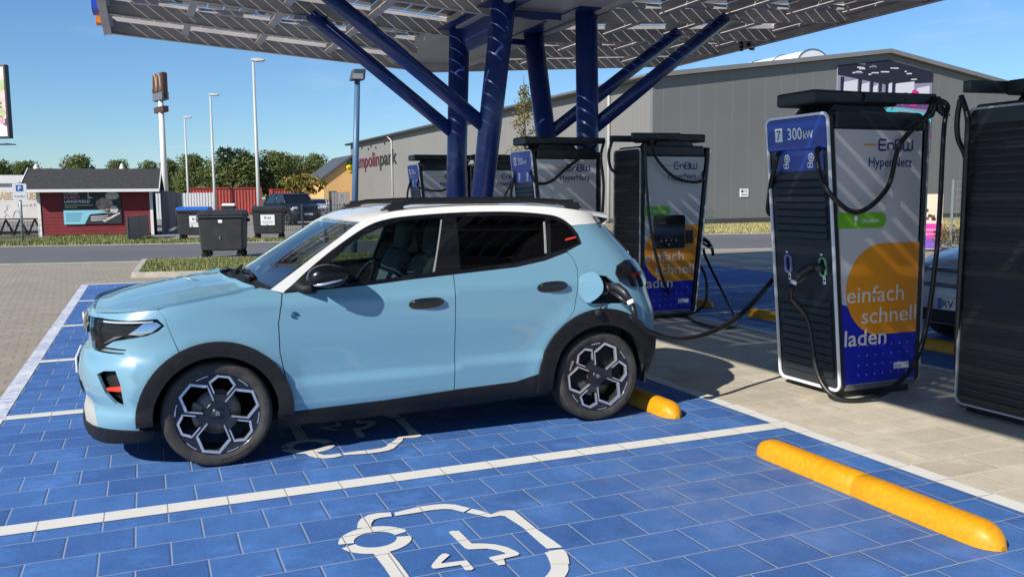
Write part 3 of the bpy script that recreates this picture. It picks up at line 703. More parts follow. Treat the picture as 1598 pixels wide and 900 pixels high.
# windscreen
def ws(u, v):
    t = abs(2*v-1); s = 1 if v > .5 else -1
    xb, zb = .235+.095*t**2, 1.058-.022*t**2; xt, zt = .868+.052*t**2, 1.428-.004*t**2
    x = xb+(xt-xb)*u; z = zb+(zt-zb)*u+.018*math.sin(math.pi*u)*(1-.3*t)
    ye = yside(.33+.59*u, 1.036+.388*u)+.012
    return (x, CY+s*(CY-ye)*t, z)
wsp = grid_surf('windscreen', ws, 20, 24, G_wind, car, flip=True)
def wsb(u, v):
    p = Vector(ws(.955+.045*u, v)); return p+Vector((.006, 0, -.010))
grid_surf('windscreen_top_band', wsb, 2, 24, C_gloss, wsp, flip=True)
# bonnet
zH = pchip([(-.76, .0), (-.64, .008), (-.46, .042), (-.2, .062), (.0, .058), (.14, .040), (.3, .02)])
hcz = pchip(sorted([(x, z) for x, z in HC if x < .25])+[(.27, 1.045)])
def bonnet(u, v):
    t = abs(2*v-1); s = 1 if v > .5 else -1
    xf = -.655+.022*t**2.5; xb = .118+.125*t**2; x = xf+(xb-xf)*u
    zs = hcz(max(x, -.636)); 
    if x < -.636: zs = .918-(-.636-x)*.35
    ye = yside(max(x, -.60), min(zs, 1.03))+.006 if x > -.60 else yside(-.60, .92)+.006+(-.60-x)*1.7
    crease = .007*math.exp(-((t-.62)/.09)**2)
    return (x, CY+s*(CY-ye)*t, zs+(zH(x)*(1-t**2.4)+crease*min(1, max(0, (x+.66)/.25)))*1.0)
grid_surf('bonnet', bonnet, 36, 44, C_blue, car, flip=True, thick=.02)
def cowl(u, v):
    a = Vector(bonnet(.985, v)); b = Vector(ws(.06, v)); return a.lerp(b, u)+Vector((0, 0, -.018*math.sin(math.pi*min(1, .15+u*.85))-.004))
grid_surf('cowl', cowl, 6, 30, C_plast, car, flip=True)
for y0, y1 in ((.38, .95), (.98, 1.48)):
    b = MB(); b.tube([Vector(ws(.05, y0/1.76))+Vector((-.02, 0, .012)), Vector(ws(.075, (y0+y1)/3.52))+Vector((-.012, 0, .016)), Vector(ws(.05, y1/1.76))+Vector((-.01, 0, .012))], .009, 8)
    p = Vector(ws(.03, y0/1.76)); b.tube([p+Vector((-.05, -.01, .0)), p+Vector((0, .06, .02)), p+Vector((.01, .2, .022))], [.02, .014, .009], 8); b.build('wiper', C_plast, car)
# rear screen
car_panel('rear_screen', [(9.0, 1.36), (2.80, 1.35), (2.83, 1.24), (2.93, 1.13), (9.0, 1.12)], C_gloss, car, off=.004)
# roof rails
for s in (1, -1):
    b = MB(); prof = [(1.07, 1.490, .004), (1.10, 1.505, .013), (1.17, 1.527, .017), (1.27, 1.544, .018), (1.6, 1.556, .018), (2.0, 1.555, .018), (2.3, 1.539, .018), (2.42, 1.523, .018), (2.50, 1.503, .012), (2.53, 1.492, .004)]
    b.tube([(x, CY-s*(.62-.02*abs(x-1.8)), z) for x, z, r in prof], [r for *_, r in prof], 12)
    for x in (1.16, 2.44): b.box((x-.04, CY-s*.61-.016, 1.47), (x+.06, CY-s*.61+.016, 1.53))
    b.box((1.14, CY-s*.61-.008, 1.528), (2.46, CY-s*.61+.008, 1.55))
    b.build('roof_rail', C_rail, car)
# mirrors
for s in (1, -1):
    mr = MB(); vs = []; nu, nv = 26, 18
    c = Vector((.655, -.052, 1.112))
    for i in range(nv+1):
        th = math.pi*i/nv
        for j in range(nu):
            a = 2*math.pi*j/nu; sg = lambda q, e: math.copysign(abs(q)**e, q)
            x = .124*sg(math.sin(th), .8)*sg(math.cos(a), .85); z = .073*sg(math.sin(th), .8)*sg(math.sin(a), .85); y = .086*sg(math.cos(th), .8)
            x += .02*(z/.07); z *= (1.0-.35*max(0, (x-.02)/.12)) if z > 0 else (1-.25*max(0, (-x)/.12))
            q = c+Vector((x, y, z)); vs.append((q.x, q.y if s > 0 else 2*CY-q.y, q.z))
    fs = [(i*nu+j, i*nu+(j+1) % nu, (i+1)*nu+(j+1) % nu, (i+1)*nu+j) for i in range(nv) for j in range(nu)]
    mr.add(vs, fs, 0, True)
    m_ = mr.build('wing_mirror', C_mirr, car)
    st = MB(); my = lambda y: y if s > 0 else 2*CY-y
    st.tube([(.58, my(-.01), 1.04), (.53, my(.03), 1.03), (.50, my(.07), 1.045)], [.035, .03, .045], 10)
    st.build('mirror_arm', C_plast, m_)
    sp = MB(); q = []
    for k in range(9):
        t = k/8; x = .562+.20*t; q.append((x, my(-.130+.035*(2*t-1)**2+.0), 1.062+.03*t+.012*t*t))
    sp.tube(q, [.004]+[.009]*7+[.005], 8); sp.build('silver_trim', C_silver, m_)
    tr = MB(); tr.add([surf(.402, 1.018)+Vector((0, -.004, 0)), surf(.56, 1.028)+Vector((0, -.004, 0)), surf(.57, 1.075)+Vector((0, -.004, 0)), surf(.54, 1.115)+Vector((0, -.004, 0))], [(0, 1, 2, 3)])
    if s < 0: tr.v = [(x, 2*CY-y, z) for x, y, z in tr.v]
    tr.build('mirror_base', C_plast, m_)
# --- wheels
def hexa(cx, cy, r, a0, sq=1.0): return [(cx+r*math.cos(R_(a0+60*k)), cy+r*math.sin(R_(a0+60*k))) for k in range(6)]
def make_wheel(rot):
    w = thing('wheel', None, None)
    t = MB(); Rt = .318
    t.lathe([(.245, .012), (.262, .004), (.290, .0), (.305, .008), (.314, .024), (.318, .05), (.318, .155), (.314, .18), (.30, .2), (.26, .205), (.235, .2)], 'y', 72)
    for k in range(72):
        a = 2*math.pi*k/72
        for y0, y1, da in ((.022, .066, .02), (.076, .126, 0.0), (.136, .186, .025)):
            ca, sa = math.cos(a+da), math.sin(a+da); cb, sb = math.cos(a+da+.055), math.sin(a+da+.055)
            t.add([(.3195*ca, y0, .3195*sa), (.3195*cb, y0, .3195*sb), (.3195*cb, y1, .3195*sb), (.3195*ca, y1, .3195*sa)], [(0, 1, 2, 3)])
    t.build('tyre', C_rub, w)
    tl_ = MB()
    for txt, a_mid in (('GOODYEAR', 112), ('GOODYEAR', -68)):
        for i, chr_ in enumerate(txt):
            a = R_(a_mid+(len(txt)/2-.5-i)*5.2); me_ = text_mesh(chr_, .030, 0, 'CENTER', .0008); er = (math.cos(a), math.sin(a)); et = (math.sin(a), -math.cos(a))
            tl_.add([(er[0]*(.268+v.co.y)+et[0]*v.co.x, .0012-.0, er[1]*(.268+v.co.y)+et[1]*v.co.x) for v in me_.vertices], [tuple(pl.vertices) for pl in me_.polygons]); bpy.data.meshes.remove(me_)
    tl_.build('tyre_lettering', C_ltr, w)
    Rr = .249; holes = []; rings = MB(); face = MB()
    for k in range(3):
        a = rot+120*k; cx, cy = .60*Rr*math.cos(R_(a)), .60*Rr*math.sin(R_(a)); holes.append((hexa(cx, cy, .40*Rr, a+30), a, 1))
        a2 = a+60; cx, cy = .73*Rr*math.cos(R_(a2)), .73*Rr*math.sin(R_(a2)); holes.append(([p if math.hypot(*p) < .93*Rr else (p[0]*.93*Rr/math.hypot(*p), p[1]*.93*Rr/math.hypot(*p)) for p in hexa(cx, cy, .31*Rr, a2+30)], a2, 0))
    vs, fs = plate_geo(circ(0, 0, Rr, 72), [h[0] for h in holes], .035)
    face.add([(x, y+.022+.03*(1-min(1, math.hypot(x, z)/Rr))**1.5, z) for x, y, z in vs], fs)
    face.lathe([(Rr, .020), (Rr-.002, .013), (Rr-.006, .013), (Rr-.009, .022)], 'y', 72)
    face.lathe([(.0, .030), (.028, .030), (.034, .036), (.036, .06)], 'y', 24)
    rim = face.build('rim', C_rim, w)
    for h, a, big in holes:
        cx = sum(p[0] for p in h)/6; cy = sum(p[1] for p in h)/6
        segs = [(h[i], h[(i+1) % 6]) for i in range(6)]
        for p, q in segs:
            pm = ((p[0]+q[0])/2, (p[1]+q[1])/2); d = math.hypot(*pm)/Rr
            if (not big and d < .60) or d < .33: continue
            wd = .017 if d > .80 else .0085
            L = 1.0
            ex = lambda pt, k: (pt[0]+(pt[0]-cx)*k, pt[1]+(pt[1]-cy)*k)
            kk = wd/(.40*Rr if big else .31*Rr)
            y0 = .0205+.03*(1-min(1, d))**1.5-.003
            if L < 1:
                far = p if math.hypot(*p) > math.hypot(*q) else q; oth = q if far is p else p
                q2 = (far[0]+(oth[0]-far[0])*L, far[1]+(oth[1]-far[1])*L); p, q = far, q2
            pp, qq = p, q; p, q = ex(p, -kk), ex(q, -kk)
            rings.add([(p[0], y0, p[1]), (q[0], y0, q[1]), (qq[0], y0, qq[1]), (pp[0], y0, pp[1]), (p[0], y0+.02, p[1]), (q[0], y0+.02, q[1]), (qq[0], y0+.02, qq[1]), (pp[0], y0+.02, pp[1])],
                      [(0, 1, 2, 3), (0, 4, 5, 1), (1, 5, 6, 2), (2, 6, 7, 3), (3, 7, 4, 0)])
    for k in range(6):
        a0 = rot+60*k+22; 
        o = circ(0, 0, Rr-.012, 8, a0, a0+17); i_ = circ(0, 0, Rr-.017, 8, a0+17, a0)
        v_, f_ = plate_geo(o+i_, (), .004); rings.add([(x, y+.0085, z) for x, y, z in v_], f_)
    rings.build('hexagon_trim', C_silver, rim)
    cb = MB(); cb.lathe([(.0, .0265), (.020, .0265), (.024, .03)], 'y', 20); cb.build('hub_cap', C_gloss, rim)
    lb_ = MB()
    for zz in (-.008, .006):
        v_, f_ = plate_geo([(-.011, zz-.006), (0, zz+.004), (.011, zz-.006), (.011, zz-.001), (0, zz+.010), (-.011, zz-.001)], (), .002)
        lb_.add([(x, y+.0245, z) for x, y, z in v_], f_)
    lb_.build('hub_emblem', C_silver, rim)
    bk = MB(); bk.lathe([(.06, .085), (.135, .085), (.135, .10), (.06, .10)], 'y', 36); bk.lathe([(0, .06), (.065, .06), (.07, .09)], 'y', 24)
    for k in range(4): bk.lathe([(0, .048), (.009, .048), (.009, .07)], 'y', 8, c=(.045*math.cos(k*1.571+.4), 0, .045*math.sin(k*1.571+.4)))
    bk.build('brake_disc', C_disc, w)
    cl = MB(); cl.prism([(x*1.0, z) for x, z in circ(0, 0, .15, 6, 150, 215)+circ(0, 0, .085, 6, 215, 150)], 'y', .07, .13); cl.build('brake_caliper', C_disc, w, bevel=.008)
    wl = MB(); wl.lathe([(.24, .03), (.225, .06), (.22, .20)], 'y', 48); wl.build('wheel_barrel', C_dark, w)
    return w
wf_ = make_wheel(139)
def place_wheel(src, x, y, rz, rot, copy=True):
    w = copy_tree(src, None) if copy else src
    w.parent = car; w.location = (x, y, .318); w.rotation_euler = (0, R_(rot), R_(rz)); return w
wheels = [place_wheel(wf_, 0.0, .018, -3.0, 0, False)]
wheels.append(place_wheel(wf_, 2.54, .018, 0, -47)); wheels.append(place_wheel(wf_, 0.0, 1.742, 177, 10)); wheels.append(place_wheel(wf_, 2.54, 1.742, 180, 50))
# --- underbody, wheel wells, cabin
ub = MB(); ub.box((-.50, .22, .20), (2.95, 1.54, .26)); ub.box((.40, .20, .19), (2.12, 1.56, .24))
ub.box((-.62, .30, .26), (-.46, 1.46, .86)); ub.box((2.95, .25, .3), (3.02, 1.51, .95))
ub.build('underbody', C_dark, car)
for hx, r in ((0, .372), (2.54, .395)):
    for s in (1, -1):
        b = MB(); a = circ(hx, .318, r, 24, -12, 192); ya, yb = (.045, .40) if s > 0 else (2*CY-.40, 2*CY-.045)
        vs = [(x, ya, z) for x, z in a]+[(x, yb, z) for x, z in a]; n = len(a)
        b.add(vs, [(i, i+1, n+i+1, n+i) for i in range(n-1)], 0, True)
        yi = yb if s > 0 else ya
        b.add([(x, yi, z) for x, z in a], [tuple(range(n))]); b.build('wheel_arch_liner', C_dark, car)
cb = MB()
for s in (1, -1):
    mm = (lambda y: y) if s > 0 else (lambda y: 2*CY-y)
    cb.add([(x, mm(y), z) for x, y, z in [(.40, .09, .24), (2.75, .09, .24), (2.75, .10, 1.05), (2.30, .10, 1.08), (.42, .09, 1.0)]], [(0, 1, 2, 3, 4)])
cb.add([(.40, .09, .30), (2.75, .09, .30), (2.75, 1.67, .30), (.40, 1.67, .30)], [(0, 1, 2, 3)])
cb.add([(.95, .30, 1.435), (2.62, .30, 1.44), (2.62, 1.46, 1.44), (.95, 1.46, 1.435)], [(0, 1, 2, 3)])
cb.add([(2.62, .24, 1.43), (2.75, .14, 1.05), (2.75, 1.62, 1.05), (2.62, 1.52, 1.43)], [(0, 1, 2, 3)])
cb.add([(2.75, .09, .30), (2.75, .14, 1.05), (2.75, 1.62, 1.05), (2.75, 1.67, .30)], [(0, 1, 2, 3)])
cb.build('cabin_lining', C_dark, car)
da = MB(); da.prism([(.34, .5), (.86, .5), (.84, .88), (.76, .97), (.62, 1.0), (.34, 1.015)], 'y', .10, 1.66); da.build('dashboard', C_seatd, car, bevel=.02)
sw = MB()
ct = Vector((.98, .50, .99)); ax = Vector((-.86, 0, .50)).normalized(); e1 = Vector((0, 1, 0)); e2 = ax.cross(e1)
sw.tube([ct+(e1*math.cos(2*math.pi*k/28)+e2*math.sin(2*math.pi*k/28))*.175 for k in range(29)], .015, 8, caps=False)
sw.tube([ct-e1*.17, ct+e1*.17], .018, 8); sw.tube([ct+ax*-.01, ct+ax*.25], .03, 8); sw.build('steering_wheel', C_gloss, car)
mi = MB(); mi.box((.80, .77, 1.265), (.83, 1.0, 1.33)); mi.tube([(.815, .88, 1.31), (.84, .88, 1.40)], .012, 8); mi.box((.80, .82, 1.375), (.87, .94, 1.40)); mi.build('rear_view_mirror', C_gloss, car, bevel=.012)
def seat(x, y, rear=False):
    s = thing('seat', None, None); s.parent = car; s.location = (x, y, 0); w = .25 if not rear else .30
    b = MB(); b.box((-.02, -w, .40), (.50, w, .58)); b.build('cushion', C_seat, s, bevel=.05)
    b = MB(); b.prism([(.42, .55), (.56, .55), (.74, 1.10), (.72, 1.18), (.64, 1.18), (.60, 1.10)], 'y', -w+.01, w-.01); b.build('backrest', C_seat, s, bevel=.045)
    b = MB(); b.prism([(.655, 1.18), (.735, 1.18), (.80, 1.40), (.72, 1.41), (.69, 1.36)], 'y', -.145, .145); b.build('headrest', C_seat if not rear else C_seatd, s, bevel=.04)
    b = MB(); b.prism([(.628, 1.12), (.64, 1.09), (.65, 1.15), (.64, 1.17)], 'y', -.12, .12); b.prism([(.70, 1.30), (.715, 1.30), (.735, 1.38), (.72, 1.38)], 'y', -.10, .10); b.build('accent_band', C_orange, s)
    return s
for x, y, r in ((.78, .50, 0), (.78, 1.26, 0), (1.62, .48, 1), (1.62, 1.28, 1)): seat(x, y, r)
# --- charge port, flap and badge
pk = car_panel('charge_port', PORT, C_plast, car, off=-.05, thick=.02, sides=(1,))[0]
skb = MB(); skb.lathe([(.0, .0), (.035, .0), (.045, .012), (.05, .05)], 'y', 20, c=(2.585, .03, .925)); skb.build('socket', C_gloss, pk)
FLAP = [(2.375, .95), (2.40, 1.03), (2.48, 1.055), (2.525, 1.0), (2.52, .915), (2.43, .848), (2.385, .89)]
FLAP = [(p.x, p.y) for p in smooth_path([(x, z, 0) for x, z in FLAP+FLAP[:1]], 5)]
v2, tr = cdt(FLAP, (), .04); b = MB(); vs = []
for x, z in v2:
    p = surf(x, z); vs.append((x, p.y-.010-.055*max(0, (x-2.375)/.15), z))
nn = len(vs); b.add(vs+[(x, y+.012, z) for x, y, z in vs], [t for t in tr]+[tuple(i+nn for i in t)[::-1] for t in tr])
ed = {(t[i], t[(i+1) % 3]) for t in tr for i in range(3)}
b.add(vs+[(x, y+.012, z) for x, y, z in vs], [(a, c, c+nn, a+nn) for a, c in ed if (c, a) not in ed])
b.build('charge_flap', C_blue, car)
cp = MB(); cp.lathe([(.0, -.018), (.026, -.018), (.032, -.008), (.032, .012)], 'y', 20, c=(2.505, -.035, .772)); cp.tube([(2.515, -.03, .80), (2.55, -.02, .84), (2.57, .0, .88)], .005, 6); cp.build('socket_cap', C_plast, car)
bd = MB(); pts = [(.461+.020*math.cos(R_(a)), surf(.461, .881).y-.004, .881+.017*math.sin(R_(a))) for a in range(0, 320, 20)]
bd.tube([(.443, pts[0][1], .881)]+[(.479, pts[0][1], .881)]+pts, .004, 6); bd.build('door_emblem', mat('dark_teal_badge', (.01, .09, .15), .3), car)
an = MB(); an.prism([(2.45, 1.51), (2.62, 1.495), (2.60, 1.53), (2.55, 1.545)], 'y', CY-.018, CY+.018); an.build('roof_antenna', C_gloss, car, bevel=.008)
# ------------------------------------------------------------------ solar canopy
K_blue = mat('dark_blue_steel', (0.008, 0.030, 0.165), 0.38, coat=0.25, noise=(3, 0.15))
K_grey = mat('galvanised_sheet', (0.52, 0.49, 0.47), 0.55, metal=0.0, noise=(2, 0.12))
K_soff = mat('soffit_sheet', (0.46, 0.43, 0.41), 0.5, noise=(1.5, 0.08))
K_cell = mat('solar_cells', (0.020, 0.022, 0.030), 0.25, coat=0.5)
K_alu = mat('aluminium_frame', (0.55, 0.54, 0.52), 0.4, metal=0.5)
canopy = thing('solar_canopy', 'large grey solar canopy on blue columns over the charging bays', 'canopy', (4.9, 6.5, 0))
CO = Vector((4.9, 6.5, 0))
def CB():
    b = MB(); b.T = Matrix.Translation(-CO); return b
XV, XL, XR, YF, YN = 4.93, -.78, 10.42, 11.3, -6.0
def zb(x): return 3.98+.068*abs(x-XV)
PH0 = PH = .27
rows = [YF-1.72*k for k in range(11)]
for k, y in enumerate(rows):
    b = CB()
    for xa, xb in ((XL, 4.15), (5.70, XR)) if k else ((XL, XV), (XV, XR)):
        za, zc = zb(xa), zb(xb); PH = .27 if k else .36
        vs = [(xa, y, za), (xb, y, zc), (xb, y, zc+PH), (xa, y, za+PH), (xa, y+.05, za), (xb, y+.05, zc), (xb, y+.05, zc+PH), (xa, y+.05, za+PH)]
        b.add(vs, [(0, 1, 2, 3), (5, 4, 7, 6), (0, 4, 5, 1), (1, 5, 6, 2), (2, 6, 7, 3), (3, 7, 4, 0)])
        b.add([(xa, y-.05, za-.002), (xb, y-.05, zc-.002), (xb, y+.0, zc-.002), (xa, y+.0, za-.002), (xa, y-.05, za+.004), (xb, y-.05, zc+.004), (xb, y, zc+.004), (xa, y, za+.004)],
              [(0, 3, 2, 1), (4, 5, 6, 7), (0, 1, 5, 4), (0, 4, 7, 3), (1, 2, 6, 5)])
    if k == 0:
        for x in (XL+.25, XL+.33):
            for z in (.09, .17): b.lathe([(0, -.004), (.016, -.004), (.016, 0)], 'y', 8, c=(x+z*.2, y-.002, zb(x)+z))
    b.build('purlin', K_grey, canopy)
PH = PH0
# modules and cross bars
for sx, (xa, xb) in enumerate(((XL+.03, 4.15), (5.70, XR-.03))):
    nmod = 4; wm = (xb-xa)/nmod
    cross = CB()
    for r in range(10):
        y1, y0 = rows[r]-.045, rows[r+1]+.05
        for j in range(nmod):
            x0, x1 = xa+wm*j+.012, xa+wm*(j+1)-.012
            b = CB(); gaps = 5
            for s in range(gaps):
                for h in range(2):
                    u0 = x0+(x1-x0)*s/gaps+(.010 if s else 0); u1 = x0+(x1-x0)*(s+1)/gaps-(.010 if s < gaps-1 else 0)
                    v0 = y0+(y1-y0)*h/2+(.008 if h else 0); v1 = y0+(y1-y0)*(h+1)/2-(.008 if not h else 0)
                    t0, t1 = zb(u0)+PH+.012, zb(u1)+PH+.012
                    b.add([(u0, v0, t0), (u1, v0, t1), (u1, v1, t1), (u0, v1, t0), (u0, v0, t0+.006), (u1, v0, t1+.006), (u1, v1, t1+.006), (u0, v1, t0+.006)],
                          [(0, 3, 2, 1), (4, 5, 6, 7), (0, 1, 5, 4), (1, 2, 6, 5), (2, 3, 7, 6), (3, 0, 4, 7)])
            b.build('solar_module', K_cell, canopy)
        for j in range(nmod+1):
            x = xa+wm*j; t = zb(x)
            x = min(max(x, xa+.04), xb-.04)
            cross.box((x-.05, y0, t+.10), (x+.05, y1-.02, t+.16)); cross.box((x-.015, y0, t+.16), (x+.015, y1-.02, t+PH))
        if r % 2:
            for j in range(nmod):
                x = xa+wm*(j+.5); cross.box((x-.22, y1-.26, zb(x)+.17), (x+.16, y1-.12, zb(x)+.235))
                cross.box((x-.5, y1-.20, zb(x)+.22), (x+.5, y1-.17, zb(x)+.25))
    cross.build('cross_bar', K_grey, canopy)
for x, nm in ((XL, 'edge_board'), (XR, 'edge_board')):
    b = CB(); z = zb(x); s = -1 if x < XV else 1
    b.box((x-.03 if s < 0 else x, YN+.05, z-.03), (x if s < 0 else x+.03, YF+.05, z+PH+.08)); b.box((x if s < 0 else x-.09, YN+.05, z-.032), (x+.09 if s < 0 else x, YF-.06, z-.026)); b.build(nm, K_grey, canopy)
b = CB(); b.box((4.15, YN+.1, 4.15), (5.70, YF-.052, 4.42)); b.build('valley_beam', K_soff, canopy)
b = CB()
for x0 in (4.15, 5.62): b.box((x0, YN+.1, 4.10), (x0+.08, YF-.054, 4.148))
b.build('beam_flange', K_soff, canopy)
b = CB(); b.box((XL-.16, 10.2, 4.55), (XL-.035, 10.75, 4.98)); b.build('canopy_sign', [mat('sign_blue', (.01, .05, .40), .4)], canopy)
b = CB(); b.box((XL-.13, 10.85, 4.46), (XL-.035, 11.15, 4.58)); b.build('canopy_sign', [mat('sign_orange', (.65, .22, .02), .4)], canopy)
# columns and struts
def col(a, c, r): b = CB(); b.tube([a, c], r, 28); b.lathe([(r+.001, 0), (r+.09, 0), (r+.09, .02), (r+.001, .02)], 'z', 28, c=(c[0], c[1], .006)); return b.build('column', K_blue, canopy)
def ground_pt(a, m):
    t = a[2]/(a[2]-m[2]); return tuple(a[i]+(m[i]-a[i])*t*(1-.0) for i in range(2))+(0.0,)
tops = {}
for nm, up_, lo, xt, xl, r in (('c1', (717, 45), (712, 300), 4.25, 4.25, .158), ('c2', (787, 0), (753, 300), 4.21, 4.23, .163), ('c3', (832, 52), (852, 215), 5.52, 5.52, .158), ('c4', (915, 18), (917, 215), 5.57, 5.57, .158)):
    A = Vector(atx(*up_, xt)); Bm = Vector(atx(*lo, xl)); d = (A-Bm)/(A.z-Bm.z)
    top = Bm+d*(4.16-Bm.z); bot = Bm+d*(0.0-Bm.z); tops[nm] = (top, bot); col(top, bot, r)
for a_, c_ in (('c1', 'c2'), ('c3', 'c4')):
    p, q = tops[a_][0], tops[c_][0]; x = (p.x+q.x)/2; y0, y1 = min(p.y, q.y)-.35, max(p.y, q.y)+.35
    b = CB(); b.box((x-.26, y0, 4.128), (x+.26, y1, 4.147)); 
    b.add([(x, p.y, 4.13), (x, q.y, 4.13), (x, (p.y+q.y)/2+(q.y-p.y)*.28, 3.72), (x, (p.y+q.y)/2-(q.y-p.y)*.28, 3.72), (x+.02, p.y, 4.13), (x+.02, q.y, 4.13), (x+.02, (p.y+q.y)/2+(q.y-p.y)*.28, 3.72), (x+.02, (p.y+q.y)/2-(q.y-p.y)*.28, 3.72)], [(0, 1, 2, 3), (7, 6, 5, 4), (0, 4, 5, 1), (1, 5, 6, 2), (2, 6, 7, 3), (3, 7, 4, 0)]) if a_ == 'c1' else None
    b.build('head_plate', K_blue, canopy)
b = CB(); b.tube([tops['c1'][0]+Vector((0, 0, -.16)), Vector((5.5, 7.75, 4.0))], .05, 12); b.build('tie_beam', K_blue, canopy)
b = CB(); y = tops['c2'][0].y+.35; b.box((4.22, y-.05, 4.02), (5.2, y+.05, 4.12)); b.build('tie_beam', K_blue, canopy)
for nm, j, e, dy in (('c1', (700, 212), (455, -3), 0.0), ('c2', (752, 203), (515, -3), 0.0), ('c3', (866, 214), (1062, 48), 0.0), ('c4', (930, 207), (1142, 20), 0.0)):
    top, bot = tops[nm]; d = ray(*j); best = min((abs((CAM[1]+d[1]*t)-(bot.y+(top.y-bot.y)*((CAM[2]+d[2]*t)/4.16))), t) for t in np.arange(4, 22, .01))
    P = Vector(CAM+d*best[1]); ax_ = bot+(top-bot)*(P.z/4.16)
    Q = Vector(at(*e, P.y)); dirv = (Q-P).normalized(); zq = zb(Q.x)
    k = 0
    while Q.z < zb(Q.x)+.02 and k < 200: Q += dirv*.02; k += 1
    while Q.z > zb(Q.x)+.04 and k < 400: Q -= dirv*.02; k += 1
    b = CB(); b.tube([ax_+(Q-P).normalized()*.02, Q], .102, 20); b.build('strut', K_blue, canopy)
    pl = CB(); pl.box((Q.x-.22, Q.y-.16, zb(Q.x)-.012), (Q.x+.22, Q.y+.16, zb(Q.x)-.002)); pl.build('strut_plate', K_blue, canopy)
for (u, v), lab in (((1157, 74), 'small black bullet camera hanging below the canopy edge'), ((1170, 73), 'small black dome camera tilted outwards under the canopy edge')):
    p = Vector(at(u, v, 8.6)); c = thing('security_camera', lab, 'camera', p, 0, 'cameras under the canopy')
    b = MB()
    if 'bullet' in lab: b.lathe([(0, -.07), (.035, -.07), (.042, -.03), (.042, .09), (.02, .10)], 'z', 14)
    else: b.tube([(-.06, 0, .05), (.03, 0, -.02), (.09, 0, -.03)], [.03, .05, .045], 14); 
    b.build('housing', C_gloss, c); b = MB(); top = zb(p[0])-.03-p[2]; b.tube([(0, 0, .06), (0, .0, max(.12, top))], .012, 8); b.build('mount', C_plast, c)
# ------------------------------------------------------------------ rapid chargers
H_white = mat('charger_panel_white', (0.54, 0.53, 0.535), 0.4, coat=0.3, noise=(1.2, 0.04))
H_black = mat('charger_black', (0.016, 0.017, 0.020), 0.42, noise=(30, 0.1))
H_slate = mat('charger_slate', (0.020, 0.024, 0.030), 0.45)
H_edge = mat('white_edge_trim', (0.78, 0.78, 0.80), 0.35, metal=0.0)
H_edged = mat('grey_edge_trim', (0.36, 0.37, 0.39), 0.4)
H_blue = mat('header_blue', (0.010, 0.055, 0.33), 0.35, coat=0.3)
H_dblue = mat('graphic_blue', (0.008, 0.018, 0.40), 0.4, coat=0.3)
H_orange = mat('graphic_orange', (0.74, 0.27, 0.010), 0.4, coat=0.3)
H_green = mat('graphic_green', (0.16, 0.42, 0.025), 0.4)
H_navy = mat('logo_navy', (0.008, 0.012, 0.13), 0.5)
H_txt = mat('graphic_white', (0.80, 0.80, 0.80), 0.5)
H_txt2 = mat('graphic_pale', (0.72, 0.66, 0.58), 0.5)
H_cable = mat('black_cable', (0.010, 0.010, 0.011), 0.4)
H_scr = mat('screen_glass', (0.006, 0.006, 0.008), 0.08, coat=1.0)
H_ring_b = mat('socket_ring_blue', (0.20, 0.25, 0.55), 0.4)
H_ring_g = mat('socket_ring_green', (0.20, 0.45, 0.25), 0.4)
H_grey = mat('base_grey', (0.13, 0.125, 0.12), 0.6, noise=(5, 0.2))
CWD = .66
FU = Vector((-.20, 0, 2.08)).normalized(); FN = Vector((-2.08, 0, -.20)).normalized()
def fpt(y, t, d=0.0): return Vector((0, 0, .06))+Vector((0, y, 0))+FU*t+FN*d      # front panel: y, height along slope, outwards
def bpt(y, t, d=0.0): return Vector((.745, y, .06+t))+Vector((d, 0, 0))
def on_panel(mb, poly, holes, pt, d0, d1, mi=0):
    vs, fs = plate_geo(poly, holes, 1.0); mb.add([pt(x, z, d1+(d0-d1)*y) for x, y, z in vs], fs, mi)
def fit_text(name, s, x0, x1, z, h, place, m, parent, bold=0.0):
    """lettering on the plane place(h, z): from x0 to x1, capital height h"""
    me = text_mesh(s, 1.0, 0.0, 'LEFT', bold); co = np.array([v.co[:] for v in me.vertices])
    ref = text_mesh('H', 1.0, 0.0, 'LEFT', 0.0); rc = max(v.co.y for v in ref.vertices); bpy.data.meshes.remove(ref)
    a, b_ = co[:, 0].min(), co[:, 0].max(); k = h/rc; kx = (x1-x0)/(b_-a)
    for v in me.vertices: v.co = place(x0+(v.co.x-a)*kx, z+v.co.y*k)
    me.materials.clear(); return link_mesh(name, me, parent, [m])
def flat(mb, poly, place, mi=0, holes=()):
    v2, tr = cdt(poly, holes); mb.add([place(*p) for p in v2], tr, mi)
ENBW = {   # logotype strokes on a 4.1 x 1 grid
    'E': [[(0.75, 0), (0.12, 0), (0, .12), (0, .88), (.12, 1), (0.75, 1)], [(0, .5), (.7, .5)]],
    'n': [[(0, 0), (0, .66)], [(0, .55), (.12, .68), (.45, .68), (.57, .55), (.57, 0)]],
    'B': [[(0, 0), (0, 1), (.55, 1), (.68, .88), (.68, .62), (.56, .5), (.7, .4), (.7, .12), (.58, 0), (0, 0)], [(0, .5), (.56, .5)]],
    'W': [[(0, 1), (0, .12), (.12, 0), (.36, 0), (.48, .12), (.48, .8)], [(.48, .12), (.6, 0), (.84, 0), (.96, .12), (.96, 1)]]}
def logo(parent, x0, x1, z, h, place, m):
    b = MB(); tot = .75+.2+.57+.2+.7+.2+.96; k = (x1-x0)/tot; x = x0
    for ch, wd in (('E', .75), ('n', .57), ('B', .7), ('W', .96)):
        for st in ENBW[ch]:
            n0 = len(b.v); ribbon(b, [(x+px*k, z+py*h) for px, py in st], h*.17, 0)
            b.v[n0:] = [tuple(place(q[0], q[1])) for q in b.v[n0:]]
        x += (wd+.2)*k
    b.build('logotype', m, parent)
